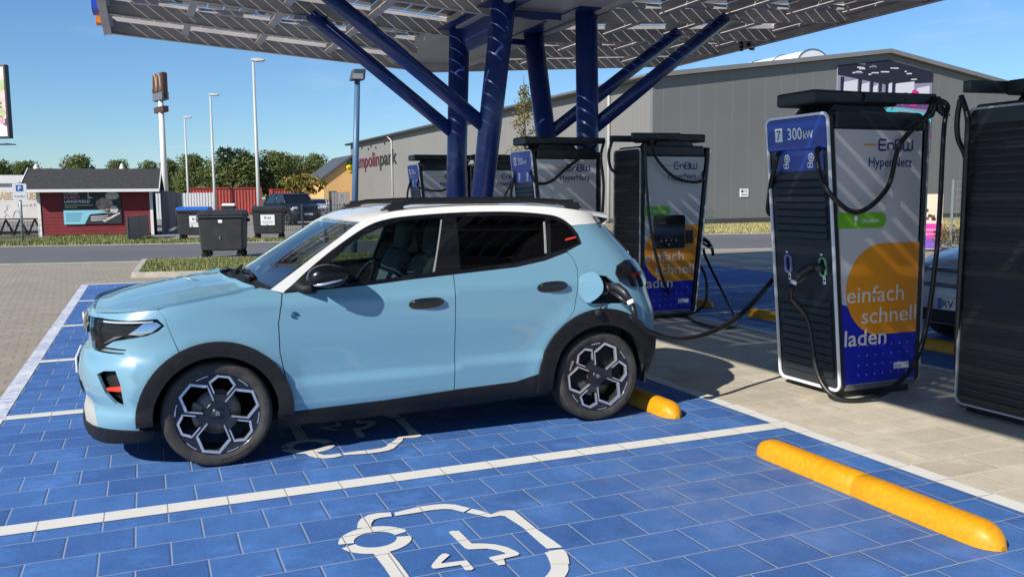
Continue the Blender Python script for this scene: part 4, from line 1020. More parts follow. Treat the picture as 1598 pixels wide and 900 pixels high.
def build_charger(name, label, loc, rz, number, detail=True, group='rapid chargers under the canopy'):
    c = thing(name, label, 'charging station', loc, rz, group)
    # cabinet
    b = MB(); prof = [(.022, .10), (.72, .10), (.738, 2.05), (-.165, 2.05)]; b.prism(prof, 'y', 0, CWD); cab = b.build('cabinet', H_white, c)
    b = MB(); b.prism([(-.168, 2.052), (.742, 2.052), (.748, 2.13), (.70, 2.19), (-.15, 2.19)], 'y', -.006, CWD+.006); b.build('cap', H_black, c, bevel=.02)
    b = MB(); b.box((.04, .03, .0), (.70, CWD-.03, .06)); b.build('plinth', H_black, c)
    b = MB(); b.box((.02, -.004, .06), (.728, CWD+.004, .098)); b.build('base_trim', H_grey, c)
    # front
    out = rrect(-.02, .0, CWD+.02, 2.13, .06); inn = rrect(.0, .02, CWD, 2.11, .045)
    b = MB(); on_panel(b, out, [inn], fpt, .036, .05); b.build('front_edge', H_edge, c)
    b = MB(); on_panel(b, rrect(-.014, .006, CWD+.014, 2.124, .055), [inn], fpt, -.005, .0355); b.build('front_surround', H_black, c)
    b = MB(); on_panel(b, inn, [], fpt, 0, .03); fr = b.build('front_panel', H_slate, c)
    for t0, t1, n in ((1.17, 1.68, 9), (.09, .70, 10)):
        b = MB()
        for k in range(n):
            t = t0+(t1-t0)*k/n; h = (t1-t0)/n
            b.add([fpt(.05, t, .03), fpt(CWD-.05, t, .03), fpt(CWD-.05, t+h*.25, .052), fpt(.05, t+h*.25, .052), fpt(CWD-.05, t+h*.92, .038), fpt(.05, t+h*.92, .038), fpt(CWD-.05, t+h*.95, .03), fpt(.05, t+h*.95, .03)],
                  [(0, 1, 2, 3), (3, 2, 4, 5), (5, 4, 6, 7), (0, 3, 5, 7), (1, 6, 4, 2)])
        b.build('louvre_panel', H_slate, fr)
    hd = [(.004, 1.87), (CWD-.004, 1.87)]+[p for p in rrect(.004, 1.86, CWD-.004, 2.105, .04) if p[1] > 1.95]
    b = MB(); on_panel(b, hd, [], fpt, .02, .055); head = b.build('header_panel', H_blue, c)
    b = MB(); on_panel(b, [(.06, 1.70), (CWD-.06, 1.70), (CWD-.06, 1.865), (.06, 1.865)], [], fpt, .02, .036); icp = b.build('icon_panel', H_blue, c)
    fp = lambda d: (lambda h, z: fpt(CWD-h, z, d))      # h runs left to right as seen from the front
    b = MB(); flat(b, [(.10, 1.935), (.185, 1.935), (.185, 2.04), (.10, 2.04)], fp(.0565)); b.build('number_field', H_txt, head)
    fit_text('number', number, .12, .165, 1.95, .075, fp(.058), H_navy, head)
    fit_text('power_rating', '300', .245, .405, 1.945, .085, fp(.0565), H_txt, head, .012)
    fit_text('power_unit', 'kW', .42, .525, 1.945, .058, fp(.0565), H_txt, head, .012)
    if detail:
        for cx in (.19, .46):
            b = MB(); pl = fp(.0375)
            flat(b, circ(cx+.012, 1.80, .034, 20)+[], pl); flat(b, rrect(cx-.036, 1.722, cx+.03, 1.765, .016), pl); b.build('plug_symbol', H_txt, icp)
            b = MB(); pl = fp(.0385)
            for dx, dz in ((-.008, .008), (.03, .008), (-.0, -.012), (.024, -.012), (.011, .02)): flat(b, circ(cx+dx, 1.80+dz, .0065, 8), pl)
            for dx in (-.02, .013): flat(b, circ(cx+dx, 1.743, .011, 12), pl)
            b.build('plug_pins', H_blue, icp)
        for h0, ring in ((.115, H_ring_b), (.505, H_ring_g)):
            r0, r1 = rrect(h0, .89, h0+.075, 1.04, .032), rrect(h0+.012, .902, h0+.063, 1.028, .024)
            b = MB(); vs, fs = plate_geo(r0, [r1], 1.0); b.add([fpt(CWD-x, z, .045-.02*y) for x, y, z in vs], fs); sr = b.build('socket_ring', ring, fr)
            b = MB(); flat(b, r1, fp(.032)); b.build('socket_recess', C_dark, sr)
            b = MB(); flat(b, [(h0+.028, .83), (h0+.056, .83), (h0+.056, .888), (h0+.028, .888)], fp(.0325)); b.build('socket_label', H_txt, sr); b = MB(); flat(b, [(h0+.01, 1.052), (h0+.034, 1.052), (h0+.034, 1.064), (h0+.01, 1.064)], fp(.0325)); b.build('socket_number', H_txt, sr)
            b = MB(); flat(b, [(h0+.034, .85), (h0+.05, .85), (h0+.05, .872), (h0+.034, .872)], fp(.034)); b.build('lock_symbol', H_navy, sr)
    # back
    b = MB(); on_panel(b, rrect(-.004, .0, CWD+.004, 2.13, .06), [rrect(.010, .014, CWD-.010, 2.116, .05)], lambda y, t, d: bpt(y, t*.985, d), .030, .045); b.build('back_edge', H_edged, c)
    b = MB(); on_panel(b, rrect(.0, .004, CWD, 2.126, .055), [], lambda y, t, d: bpt(y, t*.985, d), -.03, .029); bk = b.build('back_panel', H_black, c)
    b = MB(); n = 34
    for k in range(n):
        t = .06+1.93*k/n; h = 1.93/n
        b.add([bpt(.03, t, .025), bpt(CWD-.03, t, .025), bpt(CWD-.03, t+h*.3, .042), bpt(.03, t+h*.3, .042), bpt(CWD-.03, t+h*.9, .03), bpt(.03, t+h*.9, .03)],
              [(1, 0, 3, 2), (2, 3, 5, 4)])
    b.build('back_louvres', H_black, bk)
    # side graphics, h runs left to right as seen
    for side_ in 'AB':
        if side_ == 'A': place = lambda d: (lambda h, z: Vector((h-.02, -d, z))); lo = lambda z: .026-.0957*z+.012; hi = lambda z: .745+.0*z
        else: place = lambda d: (lambda h, z: Vector((.735-h, CWD+d, z))); lo = lambda z: .005; hi = lambda z: .703+.0957*z
        g1 = MB(); P = place(.002)
        flat(g1, [(lo(.105), .105), (hi(.105), .105), (hi(.5), .5), (.30, .62), (lo(.74), .74)], P); g1.build('blue_graphic', H_dblue, cab)
        g2 = MB(); P = place(.0036); cx, cz, r = .37, .835, .355
        arc_ = [(cx+(r-.0)*math.cos(R_(a)), cz+r*math.sin(R_(a))) for a in range(90, 272, 6)]
        flat(g2, [(hi(1.19), 1.19)]+arc_+[(hi(.48), .48)], P); g2.build('orange_graphic', H_orange, cab)
        g3 = MB(); flat(g3, [(lo(1.31), 1.31), (.33, 1.31)]+[(.33+.06*math.cos(R_(a)), 1.37+.06*math.sin(R_(a))) for a in range(-80, 90, 10)]+[(.33, 1.43), (lo(1.43), 1.43)], P); g3.build('green_label', H_green, cab)
        T = place(.0052)
        fit_text('green_text', 'Ökostrom', .14, .315, 1.352, .034, T, H_txt, cab)
        g4 = MB(); flat(g4, circ(.085, 1.385, .020, 12), T); flat(g4, [(.081, 1.335), (.089, 1.335), (.089, 1.37), (.081, 1.37)], T); g4.build('plug_leaf', H_txt, cab)
        if side_ == 'A': e0, e1, y0, y1 = .29, .63, .194, .631
        else: e0, e1, y0, y1 = .44, .78, .355, .775
        logo(cab, e0, e1, 1.90, .078, T, H_navy)
        g5 = MB(); flat(g5, [(e0-.145, 1.933), (e0-.03, 1.933), (e0-.03, 1.946), (e0-.145, 1.946)], T); g5.build('orange_dash', H_orange, cab)
        fit_text('network_name', 'HyperNetz', y0, y1, 1.775, .070, T, H_navy, cab, .004)
        fit_text('slogan', 'einfach', .022, .60, .742, .120, T, H_txt2, cab, .004)
        fit_text('slogan', 'schnell', .175, hi(.6)-.008, .575, .120, T, H_txt2, cab, .004)
        fit_text('slogan', 'laden', .012, .435, .408, .120, T, H_txt2, cab, .010)
        g6 = MB()
        for i in range(7):
            for j in range(4):
                hx, hz = .16+.083*i, .175+.075*j
                if hx < hi(hz)-.03: flat(g6, circ(hx, hz, .0045, 6), T)
        d_ = g6.build('dot_pattern', H_txt, cab)
        g7 = MB(); flat(g7, [(.52, .195), (.68, .195), (.68, .245), (.52, .245)], T); g7.build('rating_plate', H_txt, cab)
        fit_text('rating_text', '10  300', .53, .60, .21, .018, place(.0062), H_navy, cab)
        if side_ == 'B':
            b = MB(); vs, fs = plate_geo(rrect(.145, .90, .595, 1.32, .03), (), 1); b.add([Vector((.735-x, CWD+.002+.03*(1-y), z)) for x, y, z in vs], fs); sc = b.build('screen', H_scr, c)
            b = MB(); vs, fs = plate_geo(rrect(.625, .955, .725, 1.125, .01), (), 1); b.add([Vector((.735-x, CWD+.002+.02*(1-y), z)) for x, y, z in vs], fs); b.build('card_reader', H_scr, c)
            Q = place(.0335); b = MB()
            for i in range(4): flat(b, circ(.24+.075*i, 1.0, .008, 8), Q)
            flat(b, circ(.355, .95, .008, 8), Q); b.build('buttons', H_txt, sc)
            b = MB(); flat(b, [(.19, 1.20), (.31, 1.20), (.31, 1.25), (.19, 1.25)], Q); b.build('display', mat('display_dim', (.10, .03, .015), .3), sc)
    # cable management on top
    b = MB(); b.prism([(-.10, 2.19), (.50, 2.19), (.44, 2.25), (-.04, 2.25)], 'y', .14, CWD-.14); b.build('neck', H_black, c)
    b = MB(); b.box((-.28, .10, 2.245), (.56, CWD-.14, 2.348)); b.build('cable_box', H_black, c, bevel=.02)
    for y in (.02, CWD-.10):
        b = MB(); b.prism([(.20, y+.06), (.24, y+.16), (.86, y+.05), (.86, y-.01)], 'z', 2.262, 2.342); b.build('cable_arm', H_black, c, bevel=.006)
    return c
def cable(c, pts, r=.019, plug=None, name='charging_cable'):
    """pts in the charger's local frame"""
    b = MB(); b.tube(smooth_path(pts, 10), r, 10); o = b.build(name, H_cable, c)
    return o
def world_to(c, P):
    q = Vector(P)-Vector(c.location); a = -c.rotation_euler[2]
    return Vector((q.x*math.cos(a)-q.y*math.sin(a), q.x*math.sin(a)+q.y*math.cos(a), q.z))
def plug_gun(parent, p, d, roll=0.0):
    """handle of a charging plug whose pins point along d at p; returns the cable exit"""
    d = Vector(d).normalized(); dn = Vector((0, 0, -1)); s = d.cross(dn).normalized(); dn = s.cross(d)
    F = lambda a, w, h: Vector(p)+d*a+s*w+dn*h
    b = MB()
    b.tube([F(.02, 0, 0), F(-.03, 0, 0), F(-.06, 0, .0)], [.031, .033, .029], 14)
    b.tube([F(-.04, 0, -.01), F(-.11, 0, -.005), F(-.17, 0, .03), F(-.215, 0, .085)], [.029, .030, .026, .022], 14)
    b.tube([F(-.055, 0, .025), F(-.12, 0, .06), F(-.19, 0, .10)], [.016, .015, .018], 10)
    g_ = b.build('charging_plug', H_black, parent)
    b = MB(); b.tube([F(-.213, 0, .083), F(-.228, 0, .108)], .0245, 14); b.build('plug_label', H_txt, g_)
    b = MB(); b.tube([F(-.226, 0, .105), F(-.245, 0, .155), F(-.252, 0, .21)], [.022, .020, .019], 12); b.build('strain_relief', H_cable, g_)
    return F(-.252, 0, .205), F(-.24, 0, .14)

# nearest charger, in use
ch7 = build_charger('charging_station', 'black and white rapid charger numbered 7, nearest one facing the parked car', (4.56, -.18, 0), 0, '7')
ch7_cables = []
W7 = lambda P: world_to(ch7, P)
# cable A: rear arm, down to the ground and up to the right-hand socket
ex, ex0 = plug_gun(ch7, fpt(CWD-.545, .965, .05), Vector((2.08, -.9, .20)))
armA = Vector((.845, .0, 2.30))
cable(ch7, [armA+Vector((0, -.0, -.0)), armA+Vector((.07, -.05, -.06)), W7(at(1473, 205, -.28)), W7(at(1462, 390, -.30)), W7(at(1438, 540, -.32)), W7(at(1395, 603, -.36)), W7(gp(1340, 624, .022)), W7(gp(1300, 617, .05)), W7(atx(1275, 580, 4.38)), W7(atx(1260, 500, 4.36)), ex])
armB = Vector((.80, .03, 2.27))
cable(ch7, [armA+Vector((-.04, .0, -.02)), Vector((.72, -.06, 2.19)), W7(at(1405, 225, -.24)), W7(at(1385, 293, -.26)), W7(at(1340, 331, -.28)), W7(at(1300, 308, -.30)), W7(atx(1279, 270, 4.28)), W7(atx(1275, 235, 4.30)), fpt(.09, 1.86, .03)])
cable(ch7, [fpt(CWD-.10, 1.86, .03), W7(atx(1212, 250, 4.30)), W7(atx(1201, 300, 4.40)), W7(atx(1205, 335, 4.7)), Vector((.3, CWD+.05, 1.6)), Vector((.45, CWD+.06, 2.0)), Vector((.62, CWD-.02, 2.29))])
b = MB()
for k in (0, 1): b.tube([armA+Vector((.0, 0, .01)), armA+Vector((-.06, -.0, -.12)), armA+Vector((-.13, -.02, -.15))] if k else [armA+Vector((.0, 0, .01)), armA+Vector((.04, 0, -.07)), armA+Vector((.09, -.04, -.14))], [.03, .034, .024], 12)
b.build('cable_clamp', H_black, ch7)
# the cable plugged into the car
pc, pc0 = None, None
d_car = Vector((-.35, .93, -.05))
pcar = Vector((2.585, .02, .94))
b0, b1 = plug_gun(ch7, W7(pcar), d_car)
W7i = lambda L: Vector(ch7.location)+L
cable(ch7, [b0, W7(at(985, 497, -.16)), W7(at(1012, 517, -.10)), W7(at(1060, 529, .02)), W7(at(1110, 518, .2)), W7(at(1160, 487, .36)), W7(atx(1203, 440, 4.50)), fpt(CWD-.01, .98, -.10)], r=.021)
# second charger facing the car's side of the row, behind the car
ch2 = build_charger('charging_station', 'black and white rapid charger behind the rear roof of the blue car', (4.56, 5.15, 0), 0, '5')
W2 = lambda P: world_to(ch2, P)
cable(ch2, [Vector((.84, .0, 2.30)), W2(at(938, 245, 5.0)), W2(at(942, 290, 5.0)), W2(at(939, 350, 5.0)), W2(at(936, 400, 5.0)), Vector((.8, -.1, .3)), Vector((.6, -.12, .03)), Vector((.2, -.1, .03)), Vector((-.12, .05, .3)), fpt(.12, .9, .06)])
cable(ch2, [Vector((.70, -.03, 2.24)), W2(at(885, 262, 5.08)), W2(at(860, 283, 5.08)), W2(at(838, 286, 5.06)), W2(at(829, 272, 5.05)), fpt(.07, 1.86, .03)])
cable(ch2, [fpt(CWD-.08, 1.86, .03), fpt(CWD+.03, 1.6, .08), fpt(CWD+.06, 1.2, .10), fpt(CWD-.1, .9, .1), fpt(CWD-.14, .95, .04)])
ch3 = build_charger('charging_station', 'most distant black and white rapid charger, left of the blue columns', (4.56, 10.2, 0), 0, '3')
for s in (0,):
    cable(ch3, [Vector((.84, .0, 2.30)), Vector((.9, -.05, 1.9)), Vector((.88, -.05, 1.2)), Vector((.8, -.1, .3)), Vector((.4, -.12, .03)), Vector((-.1, .05, .3)), fpt(.12, .9, .06)])
    cable(ch3, [Vector((.70, -.03, 2.24)), Vector((.5, -.09, 1.9)), Vector((.28, -.09, 1.72)), Vector((.05, -.1, 1.68)), fpt(.0, 1.7, .08), fpt(.07, 1.86, .03)])
    cable(ch3, [fpt(CWD-.08, 1.86, .03), fpt(CWD+.03, 1.6, .10), fpt(CWD+.08, 1.2, .12), fpt(CWD-.1, .9, .1), fpt(CWD-.14, .95, .04)])
# chargers of the other row, seen from behind
chm = build_charger('charging_station', 'rapid charger with touch screen, its louvred back to the blue car', (6.14, 4.81, 0), math.pi, '6')
Wm = lambda P: world_to(chm, P)
cable(chm, [Wm(atx(1017, 218, 5.36)), Wm(at(1023, 245, 4.08)), Wm(at(1050, 275, 4.06)), Wm(at(1080, 284, 4.06)), Wm(at(1097, 280, 4.08)), Wm(at(1096, 262, 4.2))])
cable(chm, [Wm(at(1007, 222, 4.1)), Wm(at(1009, 290, 4.08)), Wm(at(1018, 370, 4.06)), Wm(at(1036, 440, 4.05)), Wm(gp(1062, 488, .03)), Wm(gp(1100, 507, .025)), Wm(gp(1140, 510, .025)), Wm(gp(1147, 497, .04)), Wm(at(1120, 440, 4.35)), Wm(at(1101, 400, 4.35)), Wm(at(1098, 388, 4.35))])
plug_gun(chm, Wm(at(1087, 374, 4.33)), Vector((1.0, -.1, .02)))
cable(chm, [Wm(at(956, 218, 4.5)), Wm(at(950, 240, 4.5)), Wm(at(953, 262, 4.5)), Wm(at(962, 270, 4.5))])
cable(chm, [fpt(.12, .9, .06), Wm(at(1096, 420, 4.25)), Wm(at(1103, 452, 4.2)), Wm(at(1098, 476, 4.2)), Wm(gp(1080, 488, .025)), Wm(gp(1050, 492, .025))])
ch4 = build_charger('charging_station', 'rapid charger half hidden between the two left blue columns', (6.14, 10.56, 0), math.pi, '4')
cable(ch4, [Vector((.80, .60, 2.28)), Vector((.7, .72, 1.9)), Vector((.45, .74, 1.4)), Vector((.2, .74, 1.7)), Vector((.05, .74, 2.0))])
cable(ch4, [Vector((.84, .5, 2.30)), Vector((.95, .5, 2.0)), Vector((.95, .5, 1.0)), Vector((.9, .6, .3)), Vector((.7, .75, .03))])
chb = build_charger('charging_station', 'black louvred back of the charger cut by the right picture edge', (5.80, -.80, 0), math.pi, '8')
Wb = lambda P: world_to(chb, P)
cable(chb, [Wb(atx(1499, 155, 5.0)), Wb(atx(1494, 185, 5.0)), Wb(atx(1495, 215, 5.02)), Wb(atx(1505, 240, 5.1)), Vector((.6, -.05, 1.6)), Vector((.3, -.06, 1.5)), Vector((.0, -.05, 1.8))])
cable(chb, [Wb(atx(1500, 150, 5.0)), Wb(atx(1510, 185, 4.98)), Wb(atx(1508, 240, 4.98)), Wb(atx(1500, 400, 5.0)), Wb(atx(1494, 520, 5.02)), Wb(atx(1495, 600, 5.1)), Wb(gp(1500, 628, .02)), Vector((.3, -.12, .02)), Vector((-.1, .05, .3)), fpt(.12, .9, .06)])
# ------------------------------------------------------------------ wheel stops
S_yel = mat('yellow_rubber', (0.66, 0.285, 0.004), 0.5, coat=0.05, noise=(40, 0.12), bump=(45, 0.12))
def stop_proto():
    b = MB(); L = 1.66; prof = []
    ys = [0, .005, .02, .05, .09, .13]+[.13+(L-.26)*k/10 for k in range(1, 11)]+[L-.09, L-.05, L-.02, L-.005, L]
    ys += [L/2-.004, L/2, L/2+.004]; ys = sorted(ys)
    rings = []
    for y in ys:
        d = min(y, L-y); s = math.sqrt(max(0.0, 1-(1-min(1, d/.13))**2)); s = max(s, .22)
        if abs(y-L/2) < .002: s *= .965
        ring = []
        for k in range(15):
            a = math.pi*k/14; cx = math.copysign(abs(math.cos(a))**.8, math.cos(a)); sz = math.sin(a)**.75
            ring.append((-.085*cx*s, y, .105*sz*s))
        rings.append(ring)
    vs = [p for r in rings for p in r]; n = 15
    fs = [(i*n+k, i*n+k+1, (i+1)*n+k+1, (i+1)*n+k) for i in range(len(rings)-1) for k in range(n-1)]
    b.add(vs, fs, 0, True); b.add(rings[0], [tuple(range(n))]); b.add(rings[-1], [tuple(range(n))[::-1]])
    return b.build('wheel_stop', S_yel)
ws0 = stop_proto()
stops = [((3.085, -2.70), 'whole yellow wheel stop in the empty bay in front of charger 7'), ((3.07, -.16), 'yellow wheel stop sticking out from behind the blue car\'s rear wheel'),
         ((6.9, 2.3), 'yellow wheel stop peeping out left of charger 7, beyond the walkway'), ((6.9, 4.78), 'yellow wheel stop just right of the touch screen charger'), ((6.95, -.15), 'yellow wheel stop under the nose of the silver car')]
for k, ((x, y), lab) in enumerate(stops):
    o = ws0 if k == 0 else ws0.copy()
    if k: COL.objects.link(o)
    o.location = (x, y, .002); tag(o, lab, 'wheel stop', 'yellow wheel stops')

# ------------------------------------------------------------------ grey hall
def seam_mat(name, col, pitch, axis, wid=0.03, lite=1.35, rough=0.6):
    m = mat(name, col, rough); nt, b = nodes_of(m); tc = N(nt, 'ShaderNodeTexCoord'); sp = N(nt, 'ShaderNodeSeparateXYZ')
    nt.links.new(tc.outputs['Object'], sp.inputs[0])
    f = math_(nt, 'FRACT', math_(nt, 'DIVIDE', math_(nt, 'ADD', sp.outputs['XY'.index(axis)], 500.0), pitch))
    s = math_(nt, 'LESS_THAN', f, wid/pitch)
    n = noise(nt, tc.outputs['Object'], 0.25, 5)
    c = mixc(nt, ramp(nt, n, 0.3, 0.7), [x*.94 for x in col], [x*1.06 for x in col]); c = mixc(nt, s, c, [min(1, x*lite) for x in col])
    nt.links.new(c, b.inputs['Base Color']); return m
HC0 = gp(1017, 351); HRZ = R_(1.9)
He = Vector((math.cos(HRZ), math.sin(HRZ), 0)); Hd = Vector((-math.sin(HRZ), math.cos(HRZ), 0))
def plane_pt(u, v, base, dirv):
    d = ray(u, v); n = Vector(dirv).cross(Vector((0, 0, 1))); o = Vector(base)-Vector(CAM)
    t = o.dot(n)/Vector(d).dot(n); p = Vector(CAM)+Vector(d)*t; q = p-Vector(base); return q.dot(Vector(dirv)), p.z
s_pk, z_pk = plane_pt(1385, 76, HC0, He); s_r, z_r = plane_pt(1555, 131, HC0, He); _, z_e = plane_pt(1020, 131, HC0, He)
z_e = (z_e+z_r)/2; s_r = 2*s_pk
HL = 62.0
hall = thing('event_hall', 'big grey metal clad hall with low gable roof across the road', 'hall', (HC0[0], HC0[1], 0), HRZ)
W_g = seam_mat('gable_cladding', (0.165, 0.165, 0.162), 1.12, 'X'); W_l = seam_mat('side_cladding', (0.205, 0.20, 0.188), 0.42, 'Y', 0.05, 0.86)  # one cladding: gable grey set darker, its weaker sunlight put into the colour
W_d = mat('dark_flashing', (0.075, 0.078, 0.082), 0.5); W_r = mat('roof_sheet', (0.20, 0.20, 0.20), 0.6, noise=(0.4, 0.1))
b = MB(); b.prism([(0, .25), (s_r, .25), (s_r, z_e-.3), (s_pk, z_pk-.3), (0, z_e-.3)], 'y', 0, .25); b.build('gable_wall', W_g, hall)
b = MB(); b.box((0.001, .252, .25), (.25, HL, z_e-.3)); b.build('side_wall', W_l, hall)
b = MB(); b.box((s_r-.25, .252, .25), (s_r-.001, HL, z_e-.3)); b.box((.252, HL-.3, .25), (s_r-.252, HL, z_e-.4)); b.build('rear_wall', W_l, hall)
b = MB(); b.box((-.03, -.03, -.03), (s_r+.03, HL, .25)); b.build('plinth', mat('plinth_dark', (.05, .05, .052), .8), hall)
sl_ = (z_pk-z_e)/s_pk
b = MB()
for sgn in (1, -1):
    X = lambda x: x if sgn > 0 else s_r-x
    xa, xb = -.45, s_pk; za, zb_ = z_e-.45*sl_-.04, z_pk-.04
    vs = [(X(xa), -.3, za-.24), (X(xb), -.3, zb_-.24), (X(xb), -.3, zb_), (X(xa), -.3, za), (X(xa), HL+.3, za-.24), (X(xb), HL+.3, zb_-.24), (X(xb), HL+.3, zb_), (X(xa), HL+.3, za)]
    fs = [(0, 1, 2, 3), (5, 4, 7, 6), (3, 2, 6, 7), (1, 0, 4, 5), (0, 3, 7, 4)]
    b.add(vs, fs if sgn > 0 else [f[::-1] for f in fs])
b.build('roof', W_r, hall)
b = MB(); b.tube([(-.52, -.3, z_e-.22), (-.52, HL+.3, z_e-.22)], .11, 8); b.build('gutter', W_d, hall)
for v in (952, 707, 613):
    u_, _ = plane_pt(v, 250, HC0, Hd)
    b = MB(); b.tube([(-.50, u_, z_e-.3), (-.10, u_, z_e-.75), (-.10, u_, .1)], .085, 8); b.build('downpipe', mat('downpipe_white', (.62, .62, .60), .4), hall)
b = MB(); n = 12; y0, y1 = 6.0, 16.0
vs = [(s_pk+1.35*math.cos(math.pi*k/n), y, z_pk-.1+.95*math.sin(math.pi*k/n)) for y in (y0, y1) for k in range(n+1)]
b.add(vs, [(k, k+1, n+2+k, n+1+k) for k in range(n)]+[tuple(range(n+1))[::-1], tuple(range(n+1, 2*n+2))]); sk = b.build('barrel_skylight', mat('skylight_white', (.75, .78, .78), .3), hall)
for y in (y0-.02, 8.5, 11, 13.5):
    b = MB(); b.tube([(s_pk+1.38*math.cos(math.pi*k/n), y, z_pk-.1+.98*math.sin(math.pi*k/n)) for k in range(n+1)], .03, 6); b.build('skylight_rib', W_d, sk)
# banner on the gable
def HG(s, z, d=.0): return Vector((HC0[0], HC0[1], 0))+He*s+Vector((0, 0, z))-Hd*d
s0, _ = plane_pt(1305, 150, HC0, He); s1, _ = plane_pt(1453, 150, HC0, He); _, zb0 = plane_pt(1440, 236, HC0, He)
ban = thing('gable_banner', 'large colourful print of an indoor trampoline hall under the gable peak', 'banner', HG(s0, zb0, .06), HRZ)
bw = s1-s0; top = lambda x: z_e-.62+sl_*min(s0+x, s_r-s0-x)-zb0
b = MB(); b.prism([(0, 0), (bw, 0), (bw, top(bw)), (s_pk-s0, top(s_pk-s0)), (0, top(0))], 'y', 0, .05); b.build('print_sheet', mat('print_lilac', (.30, .27, .38), .6), ban)
PC = {'dark': (.015, .015, .03), 'white': (.72, .70, .78), 'cyan': (.10, .55, .62), 'teal': (.02, .22, .30), 'pink': (.70, .02, .25), 'purple': (.16, .06, .22), 'orange': (.45, .20, .04), 'grey': (.30, .29, .36), 'mag': (.42, .04, .2)}
PM = {k: mat('print_'+k, v, .6) for k, v in PC.items()}; keys = list(PC)
b = MB()
def pr(poly, c, lay): b.add([(x*bw, -.004*lay, z) for x, z in poly], [tuple(range(len(poly)))], keys.index(c))
T = lambda x: top(x*bw); rnd = random.Random(5); H0 = T(0)
pr([(0, H0*.88), (.5, H0*.80), (1, H0*.86), (1, T(1)-.02), ((s_pk-s0)/bw, T((s_pk-s0)/bw)-.02), (0, T(0)-.02)], 'dark', 1)
for i in range(26):
    x = rnd.uniform(.1, .8); z = H0*rnd.uniform(.84, .98)+.3*rnd.random(); w = rnd.uniform(.02, .09); pr([(x, z), (x+w, z+.03), (x+w, z+.10), (x, z+.07)], rnd.choice(['white', 'white', 'grey', 'dark']), 2)
for x0, x1, za, zc in ((.06, .20, .50, .84), (.23, .32, .56, .82), (.35, .41, .60, .80), (.50, .58, .62, .84), (.60, .80, .66, .86), (.83, .97, .64, .82)): pr([(x0, H0*za), (x1, H0*(za+.02)), (x1, H0*zc), (x0, H0*(zc-.04))], 'white', 2)
for x in (.03, .21, .33, .42, .49, .56): pr([(x, H0*.5), (x+.025, H0*.5), (x+.035, H0*.86), (x-.0, H0*.86)], 'dark', 3)
pr([(.0, H0*.40), (.45, H0*.48), (.45, H0*.56), (.0, H0*.50)], 'grey', 2); pr([(.05, H0*.42), (.45, H0*.50), (.45, H0*.53)], 'white', 3)
pr([(.36, H0*.55), (.98, H0*.52), (.98, H0*.66), (.36, H0*.66)], 'purple', 2)
for i in range(40):
    x = rnd.uniform(.33, .92); z = H0*rnd.uniform(.50, .68); w = rnd.uniform(.01, .05); h = rnd.uniform(.05, .25); pr([(x, z), (x+w, z), (x+w, z+h), (x, z+h)], rnd.choice(['mag', 'pink', 'dark', 'teal', 'purple', 'white', 'grey']), 4)
pr([(.76, H0*.55), (.83, H0*.55), (.85, H0*.74), (.79, H0*.76), (.75, H0*.68)], 'pink', 5); pr([(.88, H0*.62), (.98, H0*.62), (.98, H0*.70), (.88, H0*.71)], 'orange', 5)
pr([(.42, H0*.38), (1, H0*.36), (1, H0*.46), (.70, H0*.52), (.50, H0*.54)], 'cyan', 3); pr([(.50, H0*.42), (.66, H0*.41), (.60, H0*.47), (.50, H0*.47)], 'teal', 4)
pr([(.62, H0*.44), (.80, H0*.44), (.76, H0*.49), (.62, H0*.49)], 'grey', 4); pr([(.63, H0*.455), (.75, H0*.455), (.73, H0*.475), (.64, H0*.475)], 'dark', 5)
for i in range(30):
    x = rnd.uniform(.0, .92); z = H0*rnd.uniform(.0, .38); w = rnd.uniform(.04, .2); h = rnd.uniform(.1, .5); pr([(x, z), (min(1, x+w), z+.1), (min(1, x+w), z+h), (x, z+h*.8)], rnd.choice(['cyan', 'pink', 'dark', 'grey', 'purple', 'white', 'cyan', 'teal']), 2+i*.1)
b.build('print_motif', [PM[k] for k in keys], ban)
# wall sign letters
t_a, zl0 = plane_pt(547, 266, HC0, Hd); t_b, zl1 = plane_pt(620, 254, HC0, Hd)
lt = thing('wall_lettering', 'red and black lettering reading Trampolinpark high on the hall side wall', 'lettering', Vector((HC0[0], HC0[1], 0))+Hd*t_a-He*.06, HRZ)
zt = zl0-.1
L1 = lambda h, z: Vector((0, -h, z)); wtot = t_a-t_b
M_red = mat('letter_red', (.11, .010, .028), .5); M_blk = mat('letter_black', (.02, .018, .02), .5)
fit_text('word', 'Trampolin', 0, wtot*.66, zt+.25, 1.45, L1, M_red, lt, .015); fit_text('word', 'park', wtot*.68, wtot, zt+.25, 1.45, L1, M_blk, lt, .015)
b = MB()
for k, f in enumerate((.14, .30, .44, .50, .60, .78, .90)): flat(b, circ(wtot*f, zt+2.15+(.25 if k % 2 else 0), .16, 10), L1)
b.build('letter_dots', M_blk, lt)
sgs, sgz = plane_pt(1161, 301, HC0, He)
b = MB(); b.box((-.28, -.04, -.22), (.28, 0, .22)); sg = b.build('notice_board', mat('notice_white', (.78, .78, .76), .5)); sg.location = HG(sgs, sgz, .0); sg.rotation_euler = (0, 0, HRZ)
tag(sg, 'small white notice on the grey gable wall', 'notice')
b = MB(); b.box((-.22, -.044, .02), (-.08, -.042, .15)); b.box((-.02, -.044, .08), (.20, -.042, .11)); b.box((-.2, -.044, -.12), (.02, -.042, -.08)); b.box((.06, -.044, -.12), (.2, -.042, -.08)); b.build('notice_print', M_blk, sg)
